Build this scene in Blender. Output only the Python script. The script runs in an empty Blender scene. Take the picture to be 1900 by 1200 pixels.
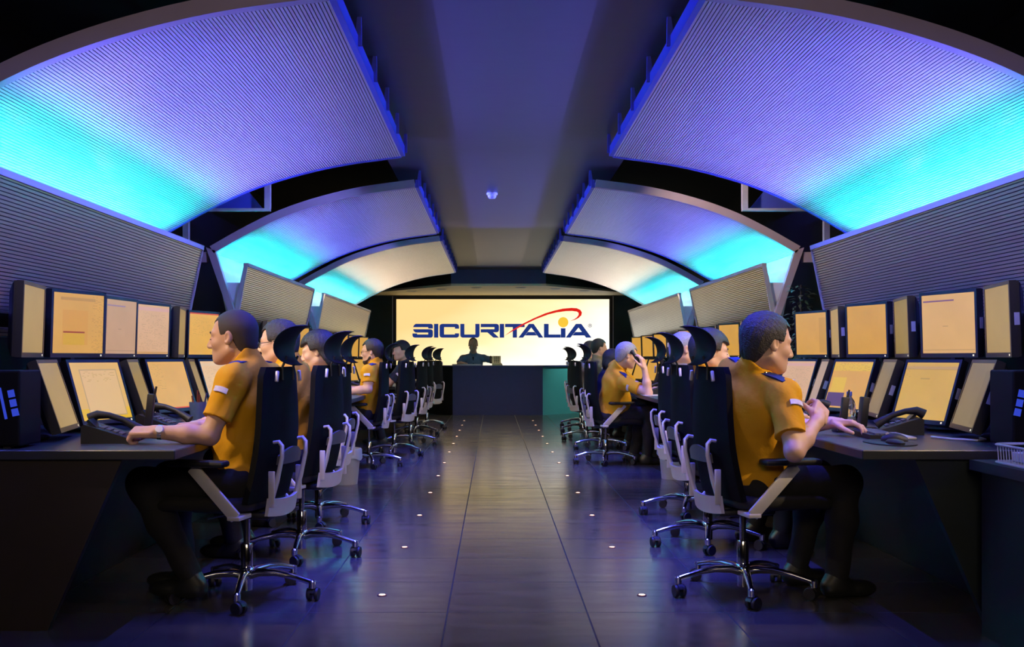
import bpy, bmesh, math, random
import numpy as np
from mathutils import Vector, Matrix

random.seed(7)
R = math.radians
SC = bpy.context.scene
COL = SC.collection
AX = 0.10                      # x of the aisle's centre line (the camera stands at x = 0)
F, CX, CY, CZ = 1909.0, 916.0, 664.0, 1.10

# ------------------------------------------------------------------ camera, world, exposure
cam_d = bpy.data.cameras.new('camera')
cam_d.sensor_width = 36.0
cam_d.lens = 36.0 * F / 1900.0
cam_d.shift_x = (950 - CX) / 1900.0
cam_d.shift_y = (CY - 600) / 1900.0
cam_d.clip_start = 0.05
cam = bpy.data.objects.new('camera', cam_d)
cam.location = (0, 0, CZ)
cam.rotation_euler = (R(90), 0, 0)
COL.objects.link(cam)
SC.camera = cam

world = bpy.data.worlds.new('dim_room')
world.use_nodes = True
world.node_tree.nodes['Background'].inputs[0].default_value = (0.25, 0.3, 0.9, 1)
world.node_tree.nodes['Background'].inputs[1].default_value = 0.004
SC.world = world

SC.view_settings.view_transform = 'Standard'
SC.view_settings.look = 'None'
SC.view_settings.gamma = 1.0
SC.view_settings.exposure = 0.0
SC.view_settings.use_curve_mapping = False


def lamp(name, kind, loc, target, energy, color, size=0.5, size_y=None, spread=None, spot=60, blend=0.6):
    d = bpy.data.lights.new(name, kind)
    d.energy = energy
    d.color = color
    if kind == 'AREA':
        d.shape = 'RECTANGLE'
        d.size = size
        d.size_y = size_y or size
        if spread:
            d.spread = R(spread)
    if kind == 'SPOT':
        d.spot_size = R(spot)
        d.spot_blend = blend
        d.shadow_soft_size = size
    o = bpy.data.objects.new(name, d)
    o.location = loc
    v = Vector(target) - Vector(loc)
    o.rotation_euler = v.to_track_quat('-Z', 'Y').to_euler()
    COL.objects.link(o)
    return o


# added warm fill lights behind the camera, aimed at the people and desks
lamp('rear_fill_light', 'AREA', (-0.6, -0.8, 2.5), (-1.3, 5.0, 1.1), 7, (1.0, 0.78, 0.50), 1.4, 0.8, 80)
lamp('rear_fill_light', 'AREA', (0.8, -0.8, 2.5), (1.4, 5.0, 1.1), 7, (1.0, 0.78, 0.50), 1.4, 0.8, 80)


# ------------------------------------------------------------------ small helpers
def lin(c):
    return tuple((x / 12.92 if x <= 0.04045 else ((x + 0.055) / 1.055) ** 2.4) for x in [v / 255.0 for v in c])


def P(x, y, Y):
    """the world point seen at photo pixel (x, y) at depth Y (used to read positions off the photograph)"""
    return Vector(((x - CX) / F * Y, Y, CZ - (y - CY) / F * Y))


MATS = {}


def newmat(name):
    m = bpy.data.materials.new(name)
    m.use_nodes = True
    MATS[name] = m
    return m, m.node_tree, m.node_tree.nodes['Principled BSDF']


def mat(name, color, rough=0.5, metal=0.0, var=0.12, scale=30.0, bump=0.0, bscale=None, spec=0.5, trans=0.0, alpha=1.0, coat=0.0, stretch=None):
    """principled material whose colour and relief come from procedural noise"""
    m, t, b = newmat(name)
    n = t.nodes
    tc = n.new('ShaderNodeTexCoord')
    mp = n.new('ShaderNodeMapping')
    if stretch:
        mp.inputs['Scale'].default_value = stretch
    t.links.new(tc.outputs['Object'], mp.inputs[0])
    nz = n.new('ShaderNodeTexNoise')
    nz.inputs['Scale'].default_value = scale
    nz.inputs['Detail'].default_value = 4
    t.links.new(mp.outputs[0], nz.inputs['Vector'])
    mx = n.new('ShaderNodeMix')
    mx.data_type = 'RGBA'
    mx.inputs[6].default_value = tuple(c * (1 - var) for c in color) + (1,)
    mx.inputs[7].default_value = tuple(min(1, c * (1 + var)) for c in color) + (1,)
    t.links.new(nz.outputs[0], mx.inputs[0])
    t.links.new(mx.outputs[2], b.inputs['Base Color'])
    b.inputs['Roughness'].default_value = rough
    b.inputs['Metallic'].default_value = metal
    b.inputs['Specular IOR Level'].default_value = spec
    b.inputs['Transmission Weight'].default_value = trans
    b.inputs['Alpha'].default_value = alpha
    b.inputs['Coat Weight'].default_value = coat
    if bump:
        nb = n.new('ShaderNodeTexNoise')
        nb.inputs['Scale'].default_value = bscale or scale * 3
        nb.inputs['Detail'].default_value = 3
        t.links.new(mp.outputs[0], nb.inputs['Vector'])
        bp = n.new('ShaderNodeBump')
        bp.inputs['Strength'].default_value = bump
        bp.inputs['Distance'].default_value = 0.01
        t.links.new(nb.outputs[0], bp.inputs['Height'])
        t.links.new(bp.outputs[0], b.inputs['Normal'])
    return m


def glow(name, color, strength):
    m, t, b = newmat(name)
    n = t.nodes
    tc = n.new('ShaderNodeTexCoord')
    nz = n.new('ShaderNodeTexNoise')
    nz.inputs['Scale'].default_value = 3
    t.links.new(tc.outputs['Object'], nz.inputs['Vector'])
    mx = n.new('ShaderNodeMix')
    mx.data_type = 'RGBA'
    mx.inputs[6].default_value = tuple(c * 0.95 for c in color) + (1,)
    mx.inputs[7].default_value = tuple(color) + (1,)
    t.links.new(nz.outputs[0], mx.inputs[0])
    b.inputs['Base Color'].default_value = (0.02, 0.02, 0.02, 1)
    b.inputs['Roughness'].default_value = 0.4
    t.links.new(mx.outputs[2], b.inputs['Emission Color'])
    b.inputs['Emission Strength'].default_value = strength
    return m


class NT:
    """tiny arithmetic layer over math nodes"""
    def __init__(s, t):
        s.t = t

    def m(s, op, a, b=None, c=None):
        n = s.t.nodes.new('ShaderNodeMath')
        n.operation = op
        for i, v in enumerate((a, b, c)):
            if v is None:
                continue
            if isinstance(v, (int, float)):
                n.inputs[i].default_value = v
            else:
                s.t.links.new(v, n.inputs[i])
        return n.outputs[0]

    def band(s, x, lo, hi):
        return s.m('MULTIPLY', s.m('GREATER_THAN', x, lo), s.m('LESS_THAN', x, hi))

    def rect(s, x, y, x0, x1, y0, y1):
        return s.m('MULTIPLY', s.band(x, x0, x1), s.band(y, y0, y1))

    def mix(s, fac, a, b):
        n = s.t.nodes.new('ShaderNodeMix')
        n.data_type = 'RGBA'
        for i, v in ((0, fac), (6, a), (7, b)):
            if isinstance(v, (int, float)):
                n.inputs[i].default_value = v
            elif isinstance(v, tuple):
                n.inputs[i].default_value = tuple(v[:3]) + (1,)
            else:
                s.t.links.new(v, n.inputs[i])
        return n.outputs[2]


def screen_mat(name, base, style='plain', second=None, accent=None, strength=1.0):
    """a lit computer screen: desktop colour, window frame, header bar and rows of tiny text"""
    m, t, b = newmat(name)
    N = NT(t)
    uv = t.nodes.new('ShaderNodeUVMap')
    sp = t.nodes.new('ShaderNodeSeparateXYZ')
    t.links.new(uv.outputs[0], sp.inputs[0])
    x, y = sp.outputs[0], sp.outputs[1]
    base = lin(base)
    second = lin(second) if second else tuple(c * 1.2 for c in base)
    accent = lin(accent) if accent else tuple(c * 0.35 for c in base)
    nz = t.nodes.new('ShaderNodeTexNoise')
    nz.inputs['Scale'].default_value = 2.0
    t.links.new(uv.outputs[0], nz.inputs['Vector'])
    col = N.mix(nz.outputs[0], tuple(c * 0.88 for c in base), tuple(c * 1.1 for c in base))
    # text rows: thin bands, broken up by stretched noise
    mp = t.nodes.new('ShaderNodeMapping')
    mp.inputs['Scale'].default_value = (30, 42, 1)
    t.links.new(uv.outputs[0], mp.inputs[0])
    wn = t.nodes.new('ShaderNodeTexWhiteNoise')
    wn.noise_dimensions = '2D'
    sn = t.nodes.new('ShaderNodeVectorMath')
    sn.operation = 'FLOOR'
    t.links.new(mp.outputs[0], sn.inputs[0])
    t.links.new(sn.outputs[0], wn.inputs['Vector'])
    row = N.m('LESS_THAN', N.m('FRACT', N.m('MULTIPLY', y, 42)), 0.35)
    txt = N.m('MULTIPLY', row, N.m('GREATER_THAN', wn.outputs[0], 0.72))
    dark = tuple(c * 0.74 for c in base)
    if style == 'window':
        col = N.mix(N.rect(x, y, 0, 1, 0.0, 0.20), col, accent)
        col = N.mix(N.rect(x, y, 0.16, 0.92, 0.06, 0.88), col, tuple(c * 0.7 for c in second))
        col = N.mix(N.rect(x, y, 0.18, 0.90, 0.08, 0.86), col, second)
        col = N.mix(N.m('MULTIPLY', txt, N.rect(x, y, 0.2, 0.86, 0.66, 0.84)), col, dark)
    elif style == 'form':
        col = N.mix(N.rect(x, y, 0.14, 0.82, 0.88, 0.93), col, dark)
        col = N.mix(N.rect(x, y, 0.18, 0.68, 0.14, 0.72), col, second)
        col = N.mix(N.rect(x, y, 0.20, 0.62, 0.34, 0.365), col, lin((150, 60, 30)))
        col = N.mix(N.rect(x, y, 0.20, 0.62, 0.14, 0.335), col, accent)
        col = N.mix(N.m('MULTIPLY', txt, N.m('GREATER_THAN', x, 0.76)), col, dark)
    elif style == 'text':
        col = N.mix(N.m('MULTIPLY', txt, N.rect(x, y, 0.06, 0.9, 0.08, 0.84)), col, dark)
        col = N.mix(N.rect(x, y, 0, 1, 0.88, 0.95), col, second)
        col = N.mix(N.rect(x, y, 0, 1, 0.0, 0.05), col, accent)
    elif style == 'lines':
        col = N.mix(N.rect(x, y, 0.03, 0.62, 0.875, 0.90), col, accent)
        col = N.mix(N.rect(x, y, 0.02, 0.98, 0.05, 0.065), col, dark)
        col = N.mix(N.rect(x, y, 0.40, 0.50, 0.45, 0.465), col, dark)
    elif style == 'split':
        col = N.mix(N.rect(x, y, 0, 1, 0.80, 0.97), col, second)
        col = N.mix(N.rect(x, y, 0.06, 0.42, 0.34, 0.66), col, second)
        col = N.mix(N.rect(x, y, 0.02, 0.46, 0.04, 0.33), col, accent)
        col = N.mix(N.m('MULTIPLY', txt, N.rect(x, y, 0.05, 0.95, 0.8, 0.97)), col, dark)
    elif style == 'topline':
        col = N.mix(N.rect(x, y, 0, 1, 0.965, 1.0), col, accent)
        col = N.mix(N.m('MULTIPLY', txt, N.rect(x, y, 0.05, 0.8, 0.45, 0.9)), col, dark)
    elif style == 'bottomline':
        col = N.mix(N.rect(x, y, 0, 1, 0.0, 0.03), col, accent)
        col = N.mix(N.m('MULTIPLY', txt, N.rect(x, y, 0.05, 0.35, 0.4, 0.95)), col, dark)
    elif style == 'logo':
        col = N.mix(N.rect(x, y, 0.0, 1.0, 0.88, 0.93), col, second)
        col = N.mix(N.rect(x, y, 0.0, 1.0, 0.87, 0.88), col, dark)
        col = N.mix(N.rect(x, y, 0.34, 0.52, 0.70, 0.725), col, dark)
        col = N.mix(N.m('MULTIPLY', txt, N.rect(x, y, 0.02, 0.16, 0.72, 0.98)), col, dark)
    elif style == 'grid':
        col = N.mix(N.rect(x, y, 0.76, 0.98, 0.05, 0.88), col, tuple(c * 0.85 for c in base))
    b.inputs['Base Color'].default_value = (0.01, 0.01, 0.01, 1)
    b.inputs['Roughness'].default_value = 0.35
    t.links.new(col, b.inputs['Emission Color'])
    b.inputs['Emission Strength'].default_value = strength
    return m


class MB:
    """collects shapes in one bmesh"""
    def __init__(s, M=None):
        s.b = bmesh.new()
        s.M = M or Matrix.Identity(4)
        s.uv = None

    def _v(s, co):
        return s.b.verts.new(s.M @ Vector(co))

    def _f(s, vs):
        try:
            return s.b.faces.new(vs)
        except ValueError:
            return None

    def box(s, c, size, rot=None, bevel=0.0, seg=2):
        c, hs = Vector(c), Vector(size) * 0.5
        Rm = rot if rot is not None else Matrix.Identity(3)
        vs = [s._v(c + Rm @ Vector((hs.x * i, hs.y * j, hs.z * k))) for i in (-1, 1) for j in (-1, 1) for k in (-1, 1)]
        fs = [s._f([vs[q] for q in f]) for f in ((0, 1, 3, 2), (4, 6, 7, 5), (0, 4, 5, 1), (2, 3, 7, 6), (0, 2, 6, 4), (1, 5, 7, 3))]
        if bevel:
            es = list({e for f in fs for e in f.edges})
            bmesh.ops.bevel(s.b, geom=es, offset=bevel, segments=seg, affect='EDGES', profile=0.5)
        return s

    def loft(s, rings, close=True, caps=True):
        rs = [[s._v(p) for p in r] for r in rings]
        n = len(rs[0])
        for a, b in zip(rs[:-1], rs[1:]):
            for i in range(n if close else n - 1):
                j = (i + 1) % n
                s._f([a[i], a[j], b[j], b[i]])
        if caps and close:
            s._f(list(reversed(rs[0])))
            s._f(rs[-1])
        return s

    def tube(s, pts, r, seg=10, caps=True, flat=None):
        pts = [Vector(p) for p in pts]
        n = len(pts)
        if isinstance(r, (int, float)):
            r = [r] * n
        rings = []
        ref = None
        for i, p in enumerate(pts):
            d = (pts[min(i + 1, n - 1)] - pts[max(i - 1, 0)]).normalized()
            if ref is None:
                ref = Vector((0, 0, 1)) if abs(d.z) < 0.9 else Vector((1, 0, 0))
            u = (ref - d * ref.dot(d)).normalized()
            w = d.cross(u)
            ref = u
            fl = flat or 1.0
            rings.append([p + (u * math.cos(a) * fl + w * math.sin(a)) * r[i] for a in [2 * math.pi * k / seg for k in range(seg)]])
        return s.loft(rings, True, caps)

    def lathe(s, prof, seg=20, c=(0, 0, 0), rot=None):
        c = Vector(c)
        Rm = rot if rot is not None else Matrix.Identity(3)
        rings = [[c + Rm @ Vector((max(r, 1e-4) * math.cos(2 * math.pi * k / seg), max(r, 1e-4) * math.sin(2 * math.pi * k / seg), z)) for k in range(seg)] for r, z in prof]
        return s.loft(rings)

    def prism(s, poly, fn, t0, t1):
        """extrude a 2D outline; fn(u, v, t) gives the 3D point"""
        a = [s._v(fn(u, v, t0)) for u, v in poly]
        b = [s._v(fn(u, v, t1)) for u, v in poly]
        n = len(poly)
        s._f(list(reversed(a)))
        s._f(b)
        for i in range(n):
            j = (i + 1) % n
            s._f([a[i], a[j], b[j], b[i]])
        return s

    def quad(s, pts, uv=True):
        f = s._f([s._v(p) for p in pts])
        if uv:
            if s.uv is None:
                s.uv = s.b.loops.layers.uv.new('UVMap')
            for l, c in zip(f.loops, ((0, 0), (1, 0), (1, 1), (0, 1))):
                l[s.uv].uv = c
        return s

    def build(s, name, m=None, parent=None, smooth=False, tri=False, angle=None):
        if tri:
            bmesh.ops.triangulate(s.b, faces=[f for f in s.b.faces if len(f.verts) > 4])
        bmesh.ops.recalc_face_normals(s.b, faces=s.b.faces) if s.uv is None else None
        me = bpy.data.meshes.new(name)
        s.b.to_mesh(me)
        s.b.free()
        if m:
            me.materials.append(m)
        if smooth:
            me.polygons.foreach_set('use_smooth', [True] * len(me.polygons))
            me.set_sharp_from_angle(angle=R(angle or 40))
        o = bpy.data.objects.new(name, me)
        COL.objects.link(o)
        if parent is not None:
            o.parent = parent
        return o


def tag(o, label=None, cat=None, group=None, kind=None):
    if label:
        o['label'] = label
    if cat:
        o['category'] = cat
    if group:
        o['group'] = group
    if kind:
        o['kind'] = kind
    return o


def thing(name, label, cat, loc=(0, 0, 0), rot=(0, 0, 0), group=None):
    o = bpy.data.objects.new(name, None)
    o.empty_display_size = 0.05
    o.location = loc
    o.rotation_euler = rot if not isinstance(rot, (int, float)) else (0, 0, rot)
    COL.objects.link(o)
    return tag(o, label, cat, group)


def dup(root, loc, rot, label, group=None):
    def cp(o, par):
        c = o.copy()
        COL.objects.link(c)
        if par is not None:
            c.parent = par
        for ch in list(o.children):
            cp(ch, c)
        return c
    r = cp(root, None)
    r.location = loc
    r.rotation_euler = rot if not isinstance(rot, (int, float)) else (0, 0, rot)
    r['label'] = label
    if group:
        r['group'] = group
    return r


def struct(o):
    o['kind'] = 'structure'
    return o


ORD = ['nearest', 'second', 'third', 'fourth', 'fifth', 'sixth', 'seventh', 'eighth', 'ninth', 'tenth', 'eleventh', 'twelfth']

# ------------------------------------------------------------------ materials
def floor_material():
    m, t, b = newmat('slate_floor_tiles')
    N = NT(t)
    tc = t.nodes.new('ShaderNodeTexCoord')
    sp = t.nodes.new('ShaderNodeSeparateXYZ')
    t.links.new(tc.outputs['Object'], sp.inputs[0])
    fx = N.m('ABSOLUTE', N.m('SUBTRACT', N.m('FRACT', N.m('ADD', N.m('DIVIDE', N.m('SUBTRACT', sp.outputs[0], AX - 0.3), 0.604), 50.5)), 0.5))
    fy = N.m('ABSOLUTE', N.m('SUBTRACT', N.m('FRACT', N.m('ADD', N.m('DIVIDE', N.m('SUBTRACT', sp.outputs[1], 4.45), 0.6035), 50.5)), 0.5))
    j = N.m('MAXIMUM', N.m('LESS_THAN', fx, 0.006), N.m('LESS_THAN', fy, 0.005))
    mp = t.nodes.new('ShaderNodeMapping')
    mp.inputs['Scale'].default_value = (1.2, 5.0, 1)
    t.links.new(tc.outputs['Object'], mp.inputs[0])
    nz = t.nodes.new('ShaderNodeTexNoise')
    nz.inputs['Scale'].default_value = 2.2
    nz.inputs['Detail'].default_value = 6
    t.links.new(mp.outputs[0], nz.inputs['Vector'])
    stone = N.mix(nz.outputs[0], (0.034, 0.033, 0.034), (0.090, 0.085, 0.080))
    col = N.mix(j, stone, (0.006, 0.006, 0.006))
    t.links.new(col, b.inputs['Base Color'])
    rg = N.m('ADD', N.m('MULTIPLY', nz.outputs[0], 0.20), 0.09)
    t.links.new(N.m('ADD', rg, N.m('MULTIPLY', j, 0.4)), b.inputs['Roughness'])
    bp = t.nodes.new('ShaderNodeBump')
    bp.inputs['Strength'].default_value = 0.08
    bp.inputs['Distance'].default_value = 0.01
    t.links.new(N.m('SUBTRACT', N.m('MULTIPLY', nz.outputs[0], 0.5), j), bp.inputs['Height'])
    t.links.new(bp.outputs[0], b.inputs['Normal'])
    b.inputs['Specular IOR Level'].default_value = 0.9
    return m


m_floor = floor_material()
m_black = mat('black_wall_paint', (0.006, 0.006, 0.008), 0.8, var=0.2, scale=6)
m_backwall = mat('dark_green_wall_paint', (0.020, 0.034, 0.032), 0.7, var=0.2, scale=4)
m_strip = mat('satin_grey_ceiling_paint', (0.085, 0.080, 0.078), 0.42, var=0.1, scale=5, spec=0.5, stretch=(1, 3, 1))
m_fascia = mat('mauve_grey_fascia_paint', (0.42, 0.35, 0.38), 0.5, var=0.08, scale=8)
m_trimb = mat('blue_glow_trim', (0.05, 0.07, 0.40), 0.45, var=0.1, scale=10)  # blue light on the edges and deflector is put into the base colour
m_slat = mat('brushed_aluminium_slats', (0.74, 0.72, 0.76), 0.30, metal=0.5, var=0.05, scale=2.5)
m_groove = mat('slat_grooves', (0.08, 0.075, 0.12), 0.7)
m_wgroove = mat('dark_slat_grooves', (0.03, 0.03, 0.05), 0.7)
m_wslat = mat('grey_aluminium_wall_slats', (0.50, 0.47, 0.44), 0.28, metal=0.9, var=0.10, scale=2.0)
m_plate = mat('lilac_grey_end_plate', (0.66, 0.65, 0.74), 0.6, var=0.06, scale=8)
m_steelbar = mat('pale_steel_bar', (0.45, 0.44, 0.47), 0.45, metal=0.4)
m_navy = mat('navy_laminate', (0.010, 0.018, 0.110), 0.45, var=0.15, scale=12)
m_teal = mat('teal_glow_panel', (0.10, 0.36, 0.37), 0.30, var=0.10, scale=3, coat=0.3)  # cyan reflection on the counter's right wing, put into the base colour
m_blackpan = mat('black_laminate', (0.010, 0.008, 0.008), 0.5, var=0.2, scale=14)
m_desk = mat('dark_grey_desktop_laminate', (0.040, 0.044, 0.050), 0.38, var=0.12, scale=40)
m_deskend = mat('dark_brown_desk_panel', (0.026, 0.018, 0.014), 0.55, var=0.18, scale=10)
m_desknavy = mat('dark_blue_desk_panel', (0.012, 0.020, 0.026), 0.5, var=0.15, scale=10)
m_canopy = mat('beige_soffit_paint', (0.80, 0.70, 0.48), 0.6, var=0.05, scale=4)
m_plastic = mat('black_plastic', (0.010, 0.010, 0.014), 0.5, var=0.15, scale=60)
m_bezel = mat('black_monitor_plastic', (0.014, 0.015, 0.022), 0.33, var=0.15, scale=60)
m_silver = mat('silver_plastic', (0.62, 0.60, 0.64), 0.38, var=0.05, scale=40, metal=0.2)
m_chrome = mat('polished_chrome', (0.80, 0.80, 0.82), 0.10, metal=1.0, var=0.03, scale=20)
m_mesh = mat('black_chair_mesh', (0.007, 0.007, 0.007), 0.8, var=0.25, scale=400, bump=0.3, bscale=500, spec=0.08)
m_head = mat('matt_black_headrest_plastic', (0.008, 0.008, 0.010), 0.6, var=0.15, scale=60, spec=0.15)
m_seatf = mat('black_seat_fabric', (0.010, 0.010, 0.012), 0.85, var=0.25, scale=300, bump=0.3, bscale=400)
m_whitep = mat('white_plastic', (0.78, 0.76, 0.80), 0.35, var=0.04, scale=30)
m_lumbar = mat('smoky_lumbar_pad', (0.10, 0.10, 0.13), 0.30, var=0.1, scale=30)
m_paper = mat('white_paper', (0.75, 0.74, 0.76), 0.7, var=0.04, scale=20)
m_bin = mat('translucent_white_bin_plastic', (0.42, 0.44, 0.50), 0.4, var=0.05, scale=10, alpha=0.82)
m_sticker = mat('white_sticker', (0.62, 0.60, 0.55), 0.6, var=0.05)
m_btn = glow('lit_power_button', (1.0, 0.9, 0.7), 0.9)
m_bluevent = glow('blue_indicator_light', (0.05, 0.10, 1.0), 0.55)
m_flight = glow('warm_floor_light_lens', (1.0, 0.62, 0.42), 7.0)
m_ring = mat('brass_light_ring', (0.35, 0.16, 0.10), 0.4, metal=0.7)
m_cyan = glow('cyan_fluorescent_tube', (0.05, 0.85, 1.0), 4.0)
m_skin = mat('skin', (0.58, 0.34, 0.24), 0.5, var=0.10, scale=25, bump=0.06, bscale=300)
m_skin2 = mat('fair_skin', (0.64, 0.40, 0.30), 0.5, var=0.10, scale=25, bump=0.06, bscale=300)
m_ochre = mat('ochre_shirt_cotton', (0.68, 0.335, 0.018), 0.85, var=0.10, scale=10, bump=0.35, bscale=26, spec=0.08)
m_khaki = mat('khaki_shirt_cotton', (0.24, 0.21, 0.13), 0.8, var=0.10, scale=10, bump=0.25, bscale=26)
m_darkcloth = mat('dark_navy_cloth', (0.012, 0.014, 0.035), 0.85, var=0.2, scale=30, bump=0.25, bscale=30)
m_blueshirt = mat('blue_shirt_cotton', (0.16, 0.24, 0.38), 0.75, var=0.10, scale=10, bump=0.25, bscale=26)
m_trouser = mat('black_trouser_cloth', (0.008, 0.008, 0.012), 0.85, var=0.2, scale=40, bump=0.2, bscale=40)
m_shoe = mat('black_shoe_leather', (0.015, 0.016, 0.018), 0.4, var=0.2, scale=50)
m_navyep = mat('navy_epaulette_cloth', (0.012, 0.02, 0.12), 0.7, var=0.15, scale=80)
m_patch = mat('lilac_white_badge_cloth', (0.62, 0.60, 0.74), 0.7, var=0.25, scale=90)
m_gold = mat('gold_button', (0.8, 0.6, 0.2), 0.25, metal=1.0)
m_watch = mat('steel_watch', (0.6, 0.6, 0.6), 0.2, metal=1.0)
m_box = mat('black_painted_metal', (0.004, 0.004, 0.005), 0.7, spec=0.2)
m_hblack = mat('black_hair', (0.010, 0.009, 0.010), 0.5, var=0.4, scale=120, bump=0.5, bscale=180)
m_hbrown = mat('dark_brown_hair', (0.028, 0.020, 0.018), 0.5, var=0.4, scale=120, bump=0.5, bscale=180)
m_hshave = mat('shaved_dark_hair', (0.040, 0.026, 0.024), 0.7, var=0.3, scale=300, bump=0.3, bscale=500)
m_hgrey = mat('grey_hair', (0.30, 0.30, 0.33), 0.55, var=0.4, scale=120, bump=0.6, bscale=160)
m_hgreying = mat('greying_dark_hair', (0.030, 0.027, 0.028), 0.6, var=0.7, scale=90, bump=0.6, bscale=160)
m_eye = mat('eye_white', (0.7, 0.68, 0.64), 0.2)
m_iris = mat('dark_iris', (0.03, 0.02, 0.015), 0.2)
m_lip = mat('lip_skin', (0.45, 0.20, 0.16), 0.5)
m_frameg = mat('dark_glasses_frame', (0.02, 0.018, 0.02), 0.3)
from mathutils.geometry import tessellate_polygon

# ------------------------------------------------------------------ the room
struct(MB().box((AX, 10.0, -0.05), (7.6, 27.0, 0.1)).build('floor', m_floor))
struct(MB().box((AX, 8.15, 2.80), (1.98, 22.3, 0.08)).build('ceiling', m_strip))
struct(MB().box((AX, 10.0, 3.65), (7.6, 27.0, 0.1)).build('ceiling', m_black))
struct(MB().box((AX - 3.75, 10.0, 1.8), (0.1, 27.0, 3.6)).build('wall_left', m_black))
struct(MB().box((AX + 3.75, 10.0, 1.8), (0.1, 27.0, 3.6)).build('wall_right', m_black))
struct(MB().box((AX, 22.55, 1.8), (7.4, 0.2, 3.6)).build('wall_back', m_backwall))
struct(MB().box((AX, -3.3, 1.8), (7.4, 0.1, 3.6)).build('wall_front', m_black))

# canopy over the big screen: beige underside, dark faces above it
CANZ = CZ + 1.355
plan = [(-3.3, 22.44), (-3.0, 21.9), (-0.80, 19.3), (0.98, 19.3), (3.2, 21.9), (3.5, 22.44)]
struct(MB().prism(plan, lambda u, v, t: (u, v, t), CANZ, CANZ + 0.04).build('ceiling', m_canopy))
fas = []
for (a, b, mm) in ((plan[1], plan[2], m_black), (plan[2], plan[3], m_navy), (plan[3], plan[4], m_backwall)):
    pa, pb = Vector((a[0], a[1], 0)), Vector((b[0], b[1], 0))
    nrm = Vector((0, 0, 1)).cross(pb - pa).normalized()
    struct(MB().prism([(0, CANZ + 0.04), (1, CANZ + 0.04), (1, CANZ + 1.1), (0, CANZ + 1.1)],
                      lambda u, v, t: pa.lerp(pb, u) + nrm * t + Vector((0, 0, v)), 0.0, 0.04).build('trim_1', mm))

m_dlens = mat('pale_downlight_lens', (0.75, 0.70, 0.60), 0.4)
for i, (x, y) in enumerate(((764, 540), (819, 536.2), (883, 533), (966.5, 533), (1031, 535.2), (1085, 539))):
    p = P(x, y, F * 1.355 / (CY - y))
    t = thing('downlight', '%s from the left of the six pale downlights in the beige canopy' % ['first', 'second', 'third', 'fourth', 'fifth', 'sixth'][i],
              'ceiling light', (p.x, p.y, CANZ), group='downlights in the canopy over the screen')
    MB().lathe([(0.105, 0.0), (0.11, -0.006), (0.095, -0.012), (0.085, -0.004)], 24).build('ring', m_silver, t, True)
    MB().lathe([(0.085, -0.004), (0.04, -0.008), (0.0, -0.009)], 24).build('lens', m_dlens, t, True)

# ------------------------------------------------------------------ arched slatted ceiling panels
ARCH_PTS = [(0.79, 1.5), (1.24, 1.437), (1.62, 1.348), (1.96, 1.232), (2.26, 1.088), (2.555, 0.922)]


def catmull(pts, n):
    pts = [Vector((p[0], p[1], 0)) for p in pts]
    e = [pts[0] * 2 - pts[1]] + pts + [pts[-1] * 2 - pts[-2]]
    out = []
    for i in range(1, len(e) - 2):
        for k in range(n):
            t = k / n
            a, b, c, d = e[i - 1], e[i], e[i + 1], e[i + 2]
            out.append(0.5 * ((2 * b) + (c - a) * t + (2 * a - 5 * b + 4 * c - d) * t * t + (3 * b - 3 * c + d - a) * t ** 3))
    out.append(pts[-1])
    return [(v.x, v.y) for v in out]


def resample(pts, n):
    s = [0.0]
    for a, b in zip(pts[:-1], pts[1:]):
        s.append(s[-1] + math.hypot(b[0] - a[0], b[1] - a[1]))
    out = []
    for k in range(n + 1):
        d = s[-1] * k / n
        i = max(j for j in range(len(s)) if s[j] <= d + 1e-9)
        i = min(i, len(pts) - 2)
        f = (d - s[i]) / (s[i + 1] - s[i])
        out.append((pts[i][0] + (pts[i + 1][0] - pts[i][0]) * f, pts[i][1] + (pts[i + 1][1] - pts[i][1]) * f))
    return out


ARCH = catmull(ARCH_PTS, 16)


def normals(pts):
    out = []
    for i in range(len(pts)):
        a, b = pts[max(i - 1, 0)], pts[min(i + 1, len(pts) - 1)]
        d = math.hypot(b[0] - a[0], b[1] - a[1])
        out.append((-(b[1] - a[1]) / d, (b[0] - a[0]) / d))      # away from the room
    return out


def slatted(name, curve, nslat, thick, depth, s, Y0, Y1, m1, m2, parent, ysegs=1):
    pts = resample(curve, nslat * 20)
    nr = normals(pts)
    prof, flag = [], []

    def at(i, off):
        return (pts[i][0] + nr[i][0] * off, pts[i][1] + nr[i][1] * off)
    for k in range(nslat):
        prof += [at(k * 20, 0), at(k * 20 + 14, 0), at(k * 20 + 15, depth), at(k * 20 + 19, depth)]
        flag += [0, 0, 1, 0]
    prof.append(at(nslat * 20, 0))
    flag.append(0)
    for i in range(nslat * 20, -1, -20):
        prof.append(at(i, thick))
        flag.append(0)
    mb = MB()
    rings = [[(AX + s * u, y, CZ + v) for u, v in prof] for y in (Y0, Y1)]
    rs = [[mb._v(p) for p in r] for r in rings]
    n = len(prof)
    for i in range(n):
        j = (i + 1) % n
        f = mb._f([rs[0][i], rs[0][j], rs[1][j], rs[1][i]])
        f.material_index = flag[i]
    mb._f(rs[0])
    mb._f(list(reversed(rs[1])))
    o = mb.build(name, m1, parent, tri=True)
    o.data.materials.append(m2)
    return o


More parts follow.
